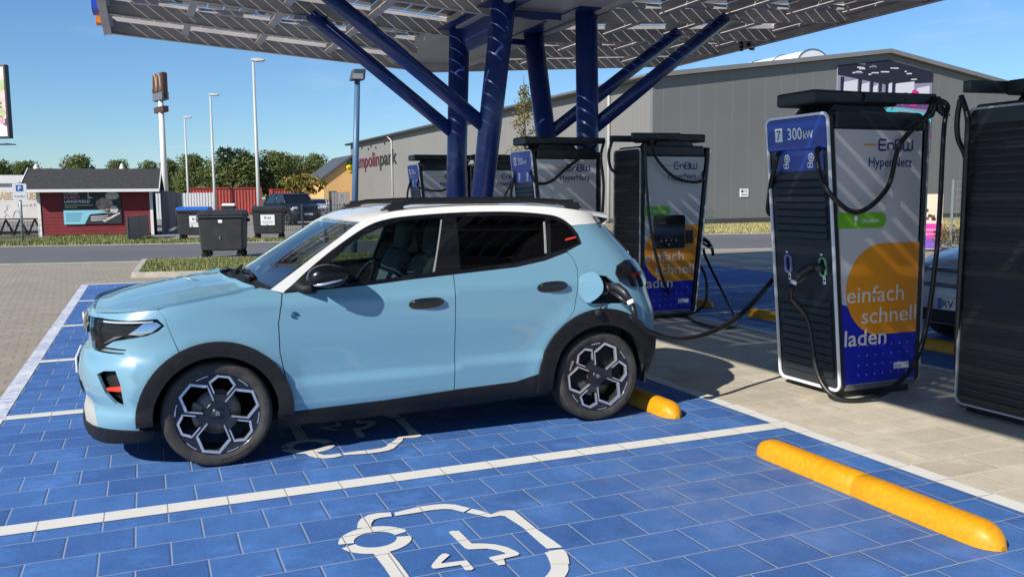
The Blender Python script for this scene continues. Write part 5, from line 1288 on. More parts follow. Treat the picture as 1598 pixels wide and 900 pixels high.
# orange annex at the far end
an_ = thing('annex_building', 'orange rendered annex with sloping roof at the hall\'s far end', 'building', Vector((HC0[0], HC0[1], 0))+Hd*(HL-.5), HRZ)
_w = .0735*46
zA = lambda v: 1.58+(309-v)*.0735
b = MB(); b.prism([(-_w, 0), (-.02, 0), (-.02, zA(246)), (-_w, zA(281))], 'y', 0, 9); b.build('wall', mat('orange_render', (.70, .42, .17), .8, noise=(.6, .06)), an_)
b = MB(); b.prism([(-_w-.4, zA(284)), (-.02, zA(247)), (-.02, zA(243)), (-_w-.4, zA(280))], 'y', -.3, 9.3); b.build('roof', W_d, an_)
b = MB(); b.box((-_w+.55, -.06, 0), (-_w+1.4, -.01, 2.3)); dd = b.build('door', mat('door_dark', (.06, .10, .10), .3), an_); b = MB(); b.box((-_w+.6, -.075, .8), (-_w+1.3, -.062, 1.5)); b.build('door_poster', M_red, dd)
b = MB(); b.box((-_w+1.9, -.05, 1.5), (-_w+2.15, -.01, 1.9)); b.build('wall_lamp', W_d, an_)
lgx = -(546-541)*.0735
b = MB(); b.lathe([(0, -.02), (.36, -.02), (.36, .0)], 'y', 18, c=(lgx, -.12, zA(259)-.25)); b.box((lgx-.22, -.14, zA(268)-.1), (lgx+.2, -.12, zA(266)+.3)); sgn_ = b.build('bulb_sign', mat('sign_yellow', (.75, .55, .02), .4)); sgn_.location = an_.location; sgn_.rotation_euler = an_.rotation_euler
tag(sgn_, 'yellow and green bulb shaped sign high on the orange annex', 'sign')
b = MB(); b.lathe([(0, -.02), (.34, -.02), (.34, .0)], 'y', 18, c=(lgx+.05, -.16, zA(254)+.05)); b.build('green_cap', mat('sign_green', (.03, .20, .04), .4), sgn_)

# ------------------------------------------------------------------ red shed, trailer, signs on the left
shp = gp(153, 368); sm = .0287
shed = thing('red_shed', 'red wooden shed with dark roof beside the road', 'shed', (shp[0], shp[1], 0), R_(-4))
sw_, sd_, sz = 4.35, 3.4, 1.98
M_redw = mat('red_boards', (.21, .024, .028), .7, noise=(2, .12)); nt, bb = nodes_of(M_redw)
b = MB(); b.box((-sw_/2, 0, .06), (sw_/2, sd_, sz))
for k in range(13): z = .08+k*.148; b.box((-sw_/2+.01, -.022, z), (sw_/2-.01, -.001, z+.135))
b.build('board_wall', M_redw, shed)
M_tw = mat('white_timber', (.74, .73, .71), .6)
b = MB(); b.box((-sw_/2-.12, -.06, 0), (-sw_/2+.012, .06, sz)); b.build('corner_post', M_tw, shed)
b = MB(); b.box((sw_/2-.012, -.06, 0), (sw_/2+.11, .06, sz)); b.build('corner_post', M_tw, shed)
M_gw = mat('grey_boards', (.085, .09, .10), .7); b = MB(); b.box((sw_/2+.002, .062, .0), (sw_/2+.05, sd_, sz)); b.build('side_wall', M_gw, shed)
b = MB(); b.prism([(-.55, sz-.02), (sd_/2, sz+.88), (sd_/2, sz+.98), (-.58, sz+.07)], 'x', -sw_/2-.68, sw_/2+.42); b.prism([(sd_+.55, sz-.02), (sd_/2, sz+.88), (sd_/2, sz+.98), (sd_+.58, sz+.07)], 'x', -sw_/2-.68, sw_/2+.42)
b.build('roof', mat('bitumen_shingle', (.036, .034, .034), .85, noise=(8, .3)), shed)
b = MB(); b.box((-sw_/2-.70, -.62, sz-.08), (sw_/2+.44, -.585, sz+.045)); b.build('eaves_board', M_tw, shed)
for x in (-sw_/2-.70, sw_/2+.425):
    b = MB(); b.prism([(-.59, sz-.08), (sd_/2, sz+.86), (sd_/2, sz+1.02), (-.59, sz+.09)], 'x', x, x+.03); b.build('barge_board', M_tw, shed)
ps = thing('food_poster', 'dark poster with food photo and blue field on the red shed', 'poster', Vector((shp[0], shp[1], 0))+Vector((-.05, -.05, .52)), R_(-4))
pw, ph_ = 2.28, 1.58; x0 = -1.24
b = MB(); b.box((x0, -.03, 0), (x0+pw, 0, ph_)); b.build('poster_sheet', mat('poster_dark', (.035, .033, .038), .5), ps)
px_ = lambda h, z: Vector((x0+h, -.033, z)); px2 = lambda h, z: Vector((x0+h, -.036, z)); px3 = lambda h, z: Vector((x0+h, -.039, z))
b = MB(); flat(b, [(0, 0), (.80, 0), (1.02, .42), (1.75, .50), (1.4, .60), (0, .60)], px_); b.build('blue_field', mat('poster_blue', (.25, .58, .72), .5), ps)
b = MB(); flat(b, circ(1.62, .85, .34, 22, ry=.28), px_); b.build('food_picture', mat('poster_food', (.55, .24, .12), .6, noise=(9, .6), col2=(.75, .55, .42)), ps)
b = MB(); flat(b, circ(1.95, 1.22, .27, 18, ry=.17), px2); flat(b, circ(2.0, .62, .16, 12), px2); flat(b, [(1.5, .12), (2.2, .5), (2.24, .44), (1.6, .08)], px2); flat(b, [(1.62, .42), (2.1, .62), (2.1, .56)], px2); b.build('plates', mat('poster_plate', (.62, .58, .55), .5, noise=(12, .3)), ps)
fit_text('poster_text', 'HUNGER?', .06, .62, 1.28, .10, px2, H_txt, ps, .01); fit_text('poster_text', 'DURST?', .06, .66, 1.10, .12, px2, mat('poster_pink', (.72, .30, .45), .5), ps, .02); fit_text('poster_text', 'LANGEWEILE?', .06, 1.06, .92, .12, px2, H_txt, ps, .02)
M_tan = mat('poster_tan', (.55, .45, .25), .5); M_ink = mat('poster_ink', (.05, .20, .28), .5); b = MB()
for k in range(2): flat(b, [(.06, .80-.09*k), (1.15-.6*k, .80-.09*k), (1.15-.6*k, .84-.09*k), (.06, .84-.09*k)], px2)
b.build('text_lines', M_tan, ps); b = MB()
for k in range(5): flat(b, [(.08, .45-.08*k), (.74-.03*k, .45-.08*k), (.74-.03*k, .48-.08*k), (.08, .48-.08*k)], px2)
b.build('text_lines', M_ink, ps)
b = MB(); flat(b, [(.98, 1.1), (1.02, 1.1), (1.02, 1.55), (.98, 1.55)], px2); flat(b, [(1.0, 1.1), (1.2, 1.14), (1.0, 1.18)], px2); b.build('white_bracket', H_txt, ps); b = MB()
for k in range(3): flat(b, [(1.05, .30-.08*k), (1.75, .33-.08*k), (1.75, .35-.08*k), (1.05, .33-.08*k)], px2)
b.build('text_lines', H_txt, ps)
# fences
M_fen = mat('fence_anthracite', (.055, .062, .07), .5)
def slat_fence(name, lab, p, q, h, m, vert=True, pitch=.12, gap=.02, cat='fence'):
    p, q = Vector((p[0], p[1], 0)), Vector((q[0], q[1], 0)); L = (q-p).length; rz = math.atan2(q.y-p.y, q.x-p.x)
    f = thing(name, lab, cat, p, rz, 'slatted fences'); b = MB(); k = 0
    n = int(L/pitch)
    for k in range(n): b.box((k*L/n, -.012, .06), ((k+1)*L/n-gap, .012, h))
    b.build('slat_panel', m, f)
    for k in range(int(L/2.0)+1):
        b = MB(); x = min(k*2.0, L); b.box((x-.03, .014, 0), (x+.03, .07, h+.03)); b.build('post', m, f)
    return f
def mesh_fence(name, lab, p, q, h, m):
    p, q = Vector((p[0], p[1], 0)), Vector((q[0], q[1], 0)); L = (q-p).length; rz = math.atan2(q.y-p.y, q.x-p.x)
    f = thing(name, lab, 'fence', p, rz, 'wire mesh fences'); b = MB()
    for k in range(int(L/.10)): b.box((k*.10, -.004, .05), (k*.10+.008, .004, h))
    for k in range(int(h/.2)+1): b.box((0, -.006, .05+k*.2), (L, .006, .062+k*.2))
    b.build('wire_mesh', m, f)
    for k in range(int(L/2.5)+1):
        b = MB(); x = min(k*2.5, L); b.box((x-.03, -.03, 0), (x+.03, .03, h+.05)); b.build('post', m, f)
    return f
e_ = gp(286, 347); slat_fence('slat_fence', 'tall dark slatted fence running back from the red shed', (.45, 36.9), (e_[0], e_[1]), 1.95, M_gw)
slat_fence('low_fence', 'low dark slatted fence at the red shed\'s front corner', gp(202, 376), gp(233, 369), .92, M_fen, pitch=.10, gap=.035)
mesh_fence('mesh_fence', 'low wire mesh fence in front of the white trailer', gp(-40, 384), gp(70, 379), .80, M_fen)
mesh_fence('mesh_fence', 'wire mesh fence with thin posts behind the labelled black bin', gp(400, 371), gp(560, 362), 1.25, M_fen)
mesh_fence('mesh_fence', 'short green wire mesh fence beside the touch screen charger', gp(1075, 366), gp(1117, 364), .95, mat('fence_green', (.05, .12, .09), .5))
mesh_fence('mesh_fence', 'tall wire mesh fence panel behind the silver car', gp(1483, 393), gp(1640, 397), 1.85, mat('fence_grey_green', (.12, .15, .16), .5))
# parking sign
sp_ = gp(36, 377); psn = thing('parking_sign', 'white parking sign with blue P on a thin pole', 'sign', (sp_[0], sp_[1], 0), R_(3))
b = MB(); b.tube([(0, 0, 0), (0, 0, 2.27)], .05, 10); b.build('pole', mat('galvanised', (.42, .43, .44), .4, metal=.6), psn)
b = MB(); b.box((-.235, -.07, 1.58), (.235, -.055, 2.2)); pl_ = b.build('sign_plate', H_txt, psn)
b = MB(); b.box((-.12, -.076, 1.92), (.12, -.072, 2.15)); b.build('blue_field', mat('traffic_blue', (.01, .14, .42), .4), pl_)
fit_text('sign_letter', 'P', -.05, .06, 1.965, .14, lambda h, z: Vector((h, -.079, z)), H_txt, pl_, .02)
fit_text('sign_text', 'Kunden', -.17, .17, 1.70, .06, lambda h, z: Vector((h, -.074, z)), M_blk, pl_)
# trailer with tables
tr0 = at(0, 350, 42.0); tra = thing('sales_trailer', 'white sales trailer with tan lettering left of the red shed', 'trailer', (tr0[0], 42.0, 0), R_(-3))
b = MB(); b.box((-5, 0, .55), (2.62, 2.3, 2.35)); b.build('trailer_box', mat('trailer_white', (.74, .72, .69), .5, noise=(1, .06)), tra, bevel=.05)
b = MB(); b.box((-5.1, -.12, 2.36), (1.55, 2.4, 2.75)); b.build('awning_box', M_tw, tra)
fit_text('trailer_text', 'ABENTEUER', .05, 1.72, 1.62, .34, lambda h, z: Vector((h, -.012, z)), mat('letter_tan', (.62, .46, .26), .6), tra, .03)
fit_text('trailer_text', 'Tiere & Freizeit', .75, 2.1, 1.28, .13, lambda h, z: Vector((h, -.012, z)), mat('letter_grey', (.42, .40, .38), .6), tra)
b = MB()
for pts in ([(.2, 1.0), (.35, 1.2), (.3, 1.35), (.45, 1.3)], [(.55, .8), (.65, 1.05), (.8, 1.1), (.85, .9)], [(.2, .75), (.3, .95), (.4, .8)]): ribbon(b, pts, .03, 0)
b.v = [(x, -.012, y) for x, y, z in b.v]; b.build('line_drawing', mat('letter_grey_b', (.40, .40, .42), .6), tra)
for x in (-2.2, -.9):
    b = MB(); b.lathe([(0, 0), (.3, 0), (.3, .2), (0, .2)], 'y', 16, c=(x, .1, .3)); b.build('wheel', C_rub, tra)
bt = None
for k, u in enumerate((10, 32, 55)):
    p = at(u, 356, 40.3)
    if bt is None:
        bt = thing('picnic_table', '', 'table', p, 0); M_tb = mat('dark_table', (.03, .028, .028), .7)
        b = MB(); b.box((-.42, -.35, .70), (.42, .35, .75)); b.build('table_top', M_tb, bt)
        for s in (-1, 1): b = MB(); b.tube([(-.3, s*.3, 0), (0, s*.05, .7)], .03, 6); b.tube([(.3, s*.3, 0), (0, s*.05, .7)], .03, 6); b.build('trestle', M_tb, bt)
        o = bt
    else: o = copy_tree(bt)
    o.location = (p[0], 40.3, 0); tag(o, ['leftmost small dark trestle table before the white trailer', 'middle small dark trestle table, right behind the parking sign', 'small dark trestle table nearest the red shed'][k], 'table', 'tables before the trailer')
for (u, v0, Y, lab) in ((56, 256, 44, 'folded white parasol above the trailer roof'), (190, 255, 47, 'folded white parasol peeping over the red shed roof')):
    p = at(u, v0, Y); h = p[2]; o = thing('closed_parasol', lab, 'parasol', (p[0], Y, 0), 0, 'folded parasols'); b = MB(); b.lathe([(.02, h), (.10, h-.12), (.33, h-1.1), (.26, h-2.1), (.08, h-2.15)], 'z', 10); b.build('folded_canopy', mat('parasol_cream', (.68, .66, .60), .8), o); b = MB(); b.tube([(0, 0, 0), (0, 0, h)], .035, 8); b.build('pole', M_tw, o)
# billboard
bp_ = at(14, 160, 45.0); bbd = thing('billboard', 'tall floral billboard cut by the left picture edge', 'billboard', (bp_[0], 45.0, 0), R_(-28))
zt_, zb2 = at(10, 101, 45)[2], at(10, 216, 45)[2]
b = MB(); b.box((-4.6, -.12, zb2), (.0, .18, zt_)); b.build('frame', mat('billboard_frame', (.03, .032, .035), .5), bbd, bevel=.04)
b = MB(); b.box((-4.5, -.135, zb2+.10), (-.10, -.122, zt_-.12)); pan = b.build('picture_panel', mat('billboard_white', (.72, .68, .66), .5), bbd)
BM = {'pink': mat('petal_pink', (.72, .48, .46), .6, noise=(2, .25)), 'green': mat('leaf_green', (.38, .46, .22), .6, noise=(2, .3)), 'mag': mat('petal_mauve', (.50, .24, .34), .6, noise=(4, .4)), 'dk': mat('leaf_dark', (.10, .11, .06), .6)}
bk_ = list(BM); b = MB(); rnd = random.Random(3); Hb = zt_-zb2-.25
def bq(poly, c, l): b.add([(x, -.138-.002*l, zb2+.12+z) for x, z in poly], [tuple(range(len(poly)))], bk_.index(c))
bq([(-4.5, Hb*.16), (-.1, Hb*.16), (-.1, Hb*.99), (-4.5, Hb*.99)], 'pink', 0); bq([(-4.5, Hb*.62), (-.1, Hb*.66), (-.1, Hb*.82), (-4.5, Hb*.78)], 'green', 1)
for k in range(60):
    x = rnd.uniform(-4.3, -.25); z = Hb*rnd.uniform(.2, .52); r = rnd.uniform(.06, .2); bq(circ(x, z, r, 8, ry=r*rnd.uniform(.5, 1)), rnd.choice(['mag', 'green', 'dk', 'pink', 'mag']), 2+k*.05)
b.build('floral_print', [BM[k] for k in bk_], pan)
fit_text('advert_text', 'ROSEN', -2.4, -.18, zb2+.14+Hb*.17, .34, lambda h, z: Vector((h, -.25, z)), BM['mag'], pan, .02)
b = MB(); b.tube([(-2.3, .1, 0), (-2.3, .1, zb2+.1)], .22, 14); b.build('column', mat('billboard_steel', (.20, .22, .25), .5), bbd)
b = MB(); b.box((-4.6, -.9, zb2-.34), (.3, -.1, zb2-.29)); b.tube([(-.8, 0, zb2-.3), (-.8, 0, zb2+.05)], .05, 6); b.tube([(-3.8, 0, zb2-.3), (-3.8, 0, zb2+.05)], .05, 6); b.build('service_platform', mat('platform_steel', (.10, .12, .15), .5), bbd)
# pylon sign
pp = at(253, 200, 100); pyl = thing('pylon_sign', 'tall white pole with brown restaurant sign on top', 'sign', (pp[0], 100, 0), R_(-72)); zz = lambda v: at(253, v, 100)[2]
b = MB(); b.tube([(0, 0, 0), (0, 0, zz(150))], [.36, .27], 14); b.build('pole', mat('pole_cream', (.72, .71, .64), .5), pyl)
M_brn = mat('sign_brown', (.075, .036, .028), .5); b = MB(); b.box((-1.5, -.35, zz(158)), (1.5, .35, zz(115))); bx_ = b.build('sign_box', M_brn, pyl, bevel=.15)
b = MB()
for s in (-1, 1): b.tube([(s*.65+.6*math.cos(math.pi*k/10), -.37, zz(144)+1.9*math.sin(math.pi*k/10)) for k in range(11)], .11, 6)
b.build('arch_emblem', mat('emblem_cream', (.30, .22, .16), .5), bx_)
b = MB(); b.box((-1.5, -.37, zz(157)), (1.5, .37, zz(146))); b.build('name_panel', mat('panel_slate', (.12, .14, .17), .5), pyl)
b = MB(); b.box((-1.45, -.3, zz(176)), (1.45, .3, zz(167))); b.build('lower_sign', M_brn, pyl)
# street lamps
def lamp(u, vt, Y, lab, grp='tall street lamps'):
    p = at(u, vt, Y); h = p[2]; o = thing('street_lamp', lab, 'street lamp', (p[0], Y, 0), R_(-20), grp); M_ = bpy.data.materials.get('lamp_steel') or mat('lamp_steel', (.46, .47, .45), .45)
    b = MB(); b.tube([(0, 0, 0), (0, 0, h*.3), (0, 0, h)], [.12, .10, .065], 12); b.build('pole', M_, o)
    b = MB(); b.prism([(-.10, h-.02), (.15, h-.09), (.62, h-.03), (.64, h+.03), (.2, h+.09), (-.10, h+.06)], 'y', -.14, .14); hd_ = b.build('lamp_head', M_, o, bevel=.02)
    b = MB(); b.box((.16, -.11, h-.10), (.58, .11, h-.07)); b.build('light_panel', mat('lamp_glass', (.35, .36, .36), .2), hd_); return o
lamp(395, 94, 45, 'tallest pale street lamp, behind the black bin with white label'); lamp(328, 148, 62, 'middle pale street lamp, above the blue lidded bin'); lamp(288, 183, 80, 'smallest pale street lamp, left of the blue lidded bin')
bl = gp(552, 398); zt2 = at(558, 108, bl[1])[2]; tp = at(558, 112, bl[1])
fl = thing('floodlight_pole', 'blue grey floodlight pole in front of the orange annex', 'street lamp', (bl[0], bl[1], 0)); M_fb = mat('pole_blue_grey', (.07, .14, .24), .4)
b = MB(); b.tube([(0, 0, 0), (tp[0]-bl[0], 0, zt2-.05)], [.095, .075], 14); b.build('pole', M_fb, fl)
b = MB(); X = tp[0]-bl[0]; b.prism([(X-.22, zt2-.32), (X+.16, zt2-.30), (X+.20, zt2+.0), (X-.14, zt2-.02)], 'y', -.16, .12); h_ = b.build('floodlight', mat('flood_dark', (.05, .06, .075), .5), fl, bevel=.03); b = MB(); b.box((X-.17, -.175, zt2-.28), (X+.11, -.163, zt2-.14)); b.build('lens', mat('flood_lens', (.25, .27, .3), .2), h_)

# ------------------------------------------------------------------ waste bins
B_blk = mat('bin_black', (.022, .022, .025), .55, noise=(3, .15), col2=(.030, .030, .034)); B_blu = mat('bin_lid_blue', (.02, .12, .42), .45)
def wbin(loc, rz, lid, lab, label_px):
    o = thing('waste_bin', lab, 'waste bin', loc, rz, 'large wheeled waste bins')
    b = MB(); w0, w1, d0, d1 = .53, .575, .42, .50
    vs = [(-w0, -d0, .20), (w0, -d0, .20), (w0, d0, .20), (-w0, d0, .20), (-w1, -d1, 1.08), (w1, -d1, 1.08), (w1, d1, 1.08), (-w1, d1, 1.08)]
    b.add(vs, [(0, 3, 2, 1), (4, 5, 6, 7), (0, 1, 5, 4), (1, 2, 6, 5), (2, 3, 7, 6), (3, 0, 4, 7)]); b.build('body', B_blk, o, bevel=.04)
    b = MB(); b.box((-.60, -.54, 1.07), (.60, .54, 1.12)); b.build('rim', B_blk, o, bevel=.015)
    b = MB(); b.prism([(-.53, 1.125), (.53, 1.125), (.53, 1.2), (.2, 1.27), (-.3, 1.26), (-.55, 1.17)], 'x', -.595, .595); b.build('lid', lid, o, bevel=.03)
    b = MB(); b.lathe([(0, -.60), (.05, -.60), (.05, -.69), (0, -.69)], 'x', 10, c=(0, 0, 1.0)); b.lathe([(0, .69), (.05, .69), (.05, .60), (0, .60)], 'x', 10, c=(0, 0, 1.0)); b.build('trunnion', B_blk, o)
    for x in (-.45, .45):
        for y in (-.28, .28):
            b = MB(); b.lathe([(0, -.025), (.085, -.025), (.1, -.015), (.1, .015), (.085, .025), (0, .025)], 'y', 14, c=(x, y, .1)); b.prism([(x-.05, .10), (x+.05, .10), (x+.08, .23), (x-.08, .23)], 'y', y-.045, y-.03); b.prism([(x-.05, .10), (x+.05, .10), (x+.08, .23), (x-.08, .23)], 'y', y+.03, y+.045); b.build('caster', C_plast, o)
    if label_px:
        lx, lz, lw, lh = label_px; b = MB(); f = lambda x, z: (x, -(d0+(d1-d0)*(z-.20)/.88)-.012, z)
        b.add([f(lx-lw/2, lz-lh/2), f(lx+lw/2, lz-lh/2), f(lx+lw/2, lz+lh/2), f(lx-lw/2, lz+lh/2)], [(0, 1, 2, 3)]); st = b.build('sticker', H_txt, o)
        if lw > .2:
            g_ = lambda h, z: Vector((h, -(d0+(d1-d0)*(z-.20)/.88)-.016, z)); fit_text('sticker_text', 'frei', lx-.13, lx+.12, lz+.04, .10, g_, M_blk, st, .01)
            b = MB(); 
            for k in range(2): b.add([g_(lx-.2, lz-.06-.06*k), g_(lx+.2, lz-.06-.06*k), g_(lx+.2, lz-.035-.06*k), g_(lx-.2, lz-.035-.06*k)], [(0, 1, 2, 3)])
            b.build('text_lines', mat('label_grey', (.4, .4, .4), .6), st)
    b = MB(); b.lathe([(0, -.004), (.34, -.004)], 'y', 24, c=(0, -.455, .38)) if False else b.box((-.05, -.475, .5), (-.01, -.46, .58)); b.build('latch', H_grey, o)
    return o
wbin((1.62, 19.4, 0), R_(-14), B_blk, 'plain black wheeled waste bin nearest the road edge', (0, .98, .10, .08))
wbin((1.46, 30.4, 0), R_(-14), B_blu, 'black wheeled waste bin with bright blue lid', (.12, .72, .46, .42))
wbin((4.15, 29.8, 0), R_(-14), B_blk, 'black wheeled waste bin with large white label, right of the others', (0, .74, .52, .40))
p = at(358, 340, 50); o = wbin((p[0], 50, 0), R_(-14), H_txt, 'small far waste bin with white lid in front of the red container', (0, .72, .4, .34)); o.scale = (.62, .62, 1.0)

# ------------------------------------------------------------------ containers, far house
def container(u, v, Y, L, rz, lab, zt_px=None):
    p = at(u, v, Y); o = thing('shipping_container', lab, 'container', (p[0], Y, 0), rz, 'red shipping containers'); M_ = bpy.data.materials.get('container_red') or mat('container_red', (.33, .045, .035), .6, noise=(.8, .15))
    b = MB(); n = int(L/.28); poly = []
    for k in range(n):
        x = -L/2+L*k/n; poly += [(x, 0), (x+.09, .04), (x+.16, .04), (x+.25, 0)]
    poly += [(L/2, 0), (L/2, 2.4), (-L/2, 2.4)]; b.prism(poly, 'z', .1, 2.5); b.build('corrugated_box', M_, o)
    b = MB(); b.box((-L/2-.05, -.06, 2.5), (L/2+.05, 2.46, 2.6)); b.box((-L/2-.05, -.06, 0), (L/2+.05, 2.46, .1))
    for x in (-L/2-.05, L/2-.08): b.box((x, -.06, .1), (x+.13, .06, 2.5))
    b.build('frame', M_, o); return o
container(352, 320, 82, 6.6, R_(-4), 'long red corrugated container behind the bins'); container(446, 318, 98, 3.0, R_(0), 'second red container, half hidden by the dark pickup')
p, q = at(240, 330, 66), at(340, 330, 62); slat_fence('slat_fence', 'pale grey slatted fence in front of the red container', (p[0], 66), (q[0], 62), 2.0, mat('fence_pale', (.36, .38, .40), .6), pitch=.25, gap=.06)
p, q = at(519, 330, 84), at(547, 330, 84); slat_fence('slat_fence', 'grey slatted fence before the orange annex', (p[0], 84), (q[0], 84), 2.1, mat('fence_mid', (.25, .26, .28), .6), pitch=.25, gap=.05)
p = at(490, 300, 150); ho = thing('white_house', 'far white gabled house with red roof behind the autumn tree', 'house', (p[0], 150, 0), R_(-25)); zz2 = lambda v: at(490, v, 150)[2]
b = MB(); b.prism([(-2.2, 0), (2.2, 0), (2.2, zz2(288)), (0, zz2(272)), (-2.2, zz2(288))], 'y', 0, 8); b.build('wall', M_tw, ho)
M_rt = mat('roof_tile_red', (.32, .12, .07), .8); b = MB(); b.prism([(-2.6, zz2(290)), (0, zz2(271)), (0, zz2(269)), (-2.6, zz2(288))], 'y', -.4, 8.4); b.prism([(2.6, zz2(290)), (0, zz2(271)), (0, zz2(269)), (2.6, zz2(288))], 'y', -.4, 8.4); rf_ = b.build('roof', M_rt, ho)
b = MB(); b.box((-1.6, 2, zz2(280)), (-.6, 3, zz2(266))); b.build('chimney', M_rt, rf_)
b = MB(); b.box((-.5, -.05, zz2(288)), (.5, -.01, zz2(282))); b.build('window', C_gloss, ho)
# advert panel, hedge on the right
bb0 = gp(1448, 392); adv = thing('advert_panel', 'pink and purple advertising panel between charger 7 and the fence', 'advert', (bb0[0], bb0[1], 0), R_(-22)); zz3 = lambda v: at(1448, v, bb0[1])[2]; aw = .36
b = MB(); b.box((-aw, 0, .05), (aw, .08, zz3(303))); b.build('board', mat('advert_cream', (.72, .62, .48), .5), adv)
b = MB(); b.box((-aw+.01, -.012, .08), (aw-.01, -.002, zz3(349))); b.build('pink_field', mat('advert_pink', (.70, .05, .38), .5), adv)
b = MB(); b.add([(-aw+.01, -.016, .08), (aw-.01, -.016, .08), (aw-.01, -.016, zz3(374)), (0, -.016, zz3(372)), (-aw+.01, -.016, zz3(366))], [(0, 1, 2, 3, 4)]); b.build('purple_field', mat('advert_purple', (.20, .10, .48), .5), adv)
b = MB(); rnd = random.Random(9)
for k in range(16):
    x = rnd.uniform(-.32, .1); z = zz3(rnd.uniform(322, 345)); b.box((x, -.014, z), (x+.09, -.004, z+.07), rnd.randrange(3))
b.build('photo_print', [mat('advert_brown', (.20, .07, .04), .6), mat('advert_dark', (.05, .03, .04), .6), mat('advert_rose', (.5, .25, .2), .6)], adv)
fit_text('advert_text', 'Freizeit', -.2, .2, zz3(360), .06, lambda h, z: Vector((h, -.02, z)), H_txt, adv); fit_text('advert_text', 'Spass', -.15, .15, zz3(366), .05, lambda h, z: Vector((h, -.02, z)), H_txt, adv)
# ------------------------------------------------------------------ trees and shrubs
def leaf_mesh(name, blobs, count, size, mats_, seed, parent, aspect=1.0, hollow=.55):
    """leaf faces spread through a set of ellipsoid clumps"""
    r = np.random.default_rng(seed); w = np.array([b[3]**2 for b in blobs]); w /= w.sum()
    V = []; Fc = []; mi = []
    for k in range(count):
        b = blobs[r.choice(len(blobs), p=w)]
        d = r.normal(size=3); d /= np.linalg.norm(d); rad = b[3]*(hollow+(1.05-hollow)*r.random()**.6)*(1+.12*r.normal())
        c = np.array(b[:3])+d*rad*np.array((1, 1, .8))
        n = d+r.normal(size=3)*.8; n /= np.linalg.norm(n); a = np.cross(n, r.normal(size=3)); a /= np.linalg.norm(a); e = np.cross(n, a)
        s = size*r.uniform(.5, 1.3); o = len(V)
        V += [tuple(c-a*s*.5), tuple(c+e*s*.42*aspect), tuple(c+a*s*.5+n*s*.2), tuple(c-e*s*.42*aspect)]; Fc.append((o, o+1, o+2, o+3))
        mi.append(int(r.integers(len(mats_))))
    me = bpy.data.meshes.new(name); me.from_pydata(V, [], Fc)
    for m in mats_: me.materials.append(m)
    me.polygons.foreach_set('material_index', mi); return link_mesh(name, me, parent)
def leafm(n, c):
    m = mat(n, c, .6, noise=(.35, .3)); nt, b = nodes_of(m); o = nt.nodes['Material Output']
    t = N(nt, 'ShaderNodeBsdfTranslucent'); t.inputs[0].default_value = (min(1, c[0]*1.5), min(1, c[1]*1.6), c[2], 1)
    mx = N(nt, 'ShaderNodeMixShader'); mx.inputs[0].default_value = .35
    nt.links.new(b.outputs[0], mx.inputs[1]); nt.links.new(t.outputs[0], mx.inputs[2]); nt.links.new(mx.outputs[0], o.inputs[0]); return m
LG = [leafm('leaf_mid', (.125, .165, .045)), leafm('leaf_dark', (.062, .090, .026)), leafm('leaf_olive', (.18, .19, .06))]
LA = [leafm('leaf_autumn', (.22, .18, .035)), leafm('leaf_ochre', (.30, .20, .05)), leafm('leaf_green_yellow', (.12, .15, .03))]
M_bark = mat('bark', (.075, .055, .04), .9, noise=(6, .3))
def make_tree(seed, h=10.0, wdt=4.2, leaves=8500):
    r = random.Random(seed); t = thing('tree', None, 'tree'); b = MB()
    b.tube([(0, 0, 0), (.1, .05, h*.25), (0, .1, h*.5), (.1, 0, h*.8)], [.28, .22, .15, .05], 9); blobs = []
    for k in range(9):
        a = r.uniform(0, 6.28); z0 = h*r.uniform(.2, .55); L = wdt*r.uniform(.45, .85); e = (math.cos(a)*L, math.sin(a)*L, z0+h*r.uniform(.12, .3))
        b.tube([(0, 0, z0), (e[0]*.5, e[1]*.5, z0+(e[2]-z0)*.65), e], [.11, .07, .03], 6)
    for k in range(30):
        a = r.uniform(0, 6.28); zz_ = r.uniform(.22, .92); rr = wdt*(1-abs(zz_-.5)*1.25)*r.uniform(.25, .85)
        blobs.append((math.cos(a)*rr, math.sin(a)*rr, h*zz_, wdt*r.uniform(.24, .42)))
    blobs += [(0, 0, h*.9, wdt*.28), (0, 0, h*.6, wdt*.5), (.5, 0, h*.38, wdt*.45)]
    b.build('trunk', M_bark, t); leaf_mesh('crown', blobs, leaves, .36, LG, seed, t); return t
protos = [make_tree(s, 10, 4.3) for s in (11, 23, 37)]
spots = [(-12, 253, 118, 'green tree at the left picture edge under the billboard'), (38, 249, 122, 'green tree above the white trailer, left of its parasol'), (78, 262, 130, 'low green tree peeping over the shed\'s left eave'), (119, 242, 115, 'round green tree alone above the middle of the shed roof'), (184, 250, 135, 'narrow green tree beside the parasol over the shed roof'),
         (232, 247, 118, 'green tree left of the cream pylon pole'), (268, 252, 126, 'green tree right of the cream pylon pole'), (300, 238, 112, 'green tree behind the smallest street lamp'), (352, 229, 104, 'tall green tree between the middle and tallest lamps'), (388, 236, 112, 'dark green tree right behind the tallest street lamp'),
         (428, 237, 106, 'wide green tree above the dark pickup'), (458, 238, 112, 'dark green tree right above the autumn tree'), (492, 243, 116, 'green tree just above the white house roof'), (516, 252, 128, 'green tree next to the orange annex roof'), (330, 262, 140, 'low distant green tree over the red container')]
for k, (u, v, Y, lab) in enumerate(spots):
    o = copy_tree(protos[k % 3]); p = at(u, v, Y); s = p[2]/10.4; o.location = (p[0], Y, 0); f_ = [1.2, .9, 1.1, 1.05, .75, 1.0, .95, .9, 1.15, .8, 1.15, .95, 1.0, .8, 1.1][k]; o.scale = (s*f_, s*f_*1.05, s*(1.0 if k % 2 else 1.04)); o.rotation_euler = (0, 0, k*1.7)
    tag(o, lab, 'tree', 'green trees in a row behind the yard')
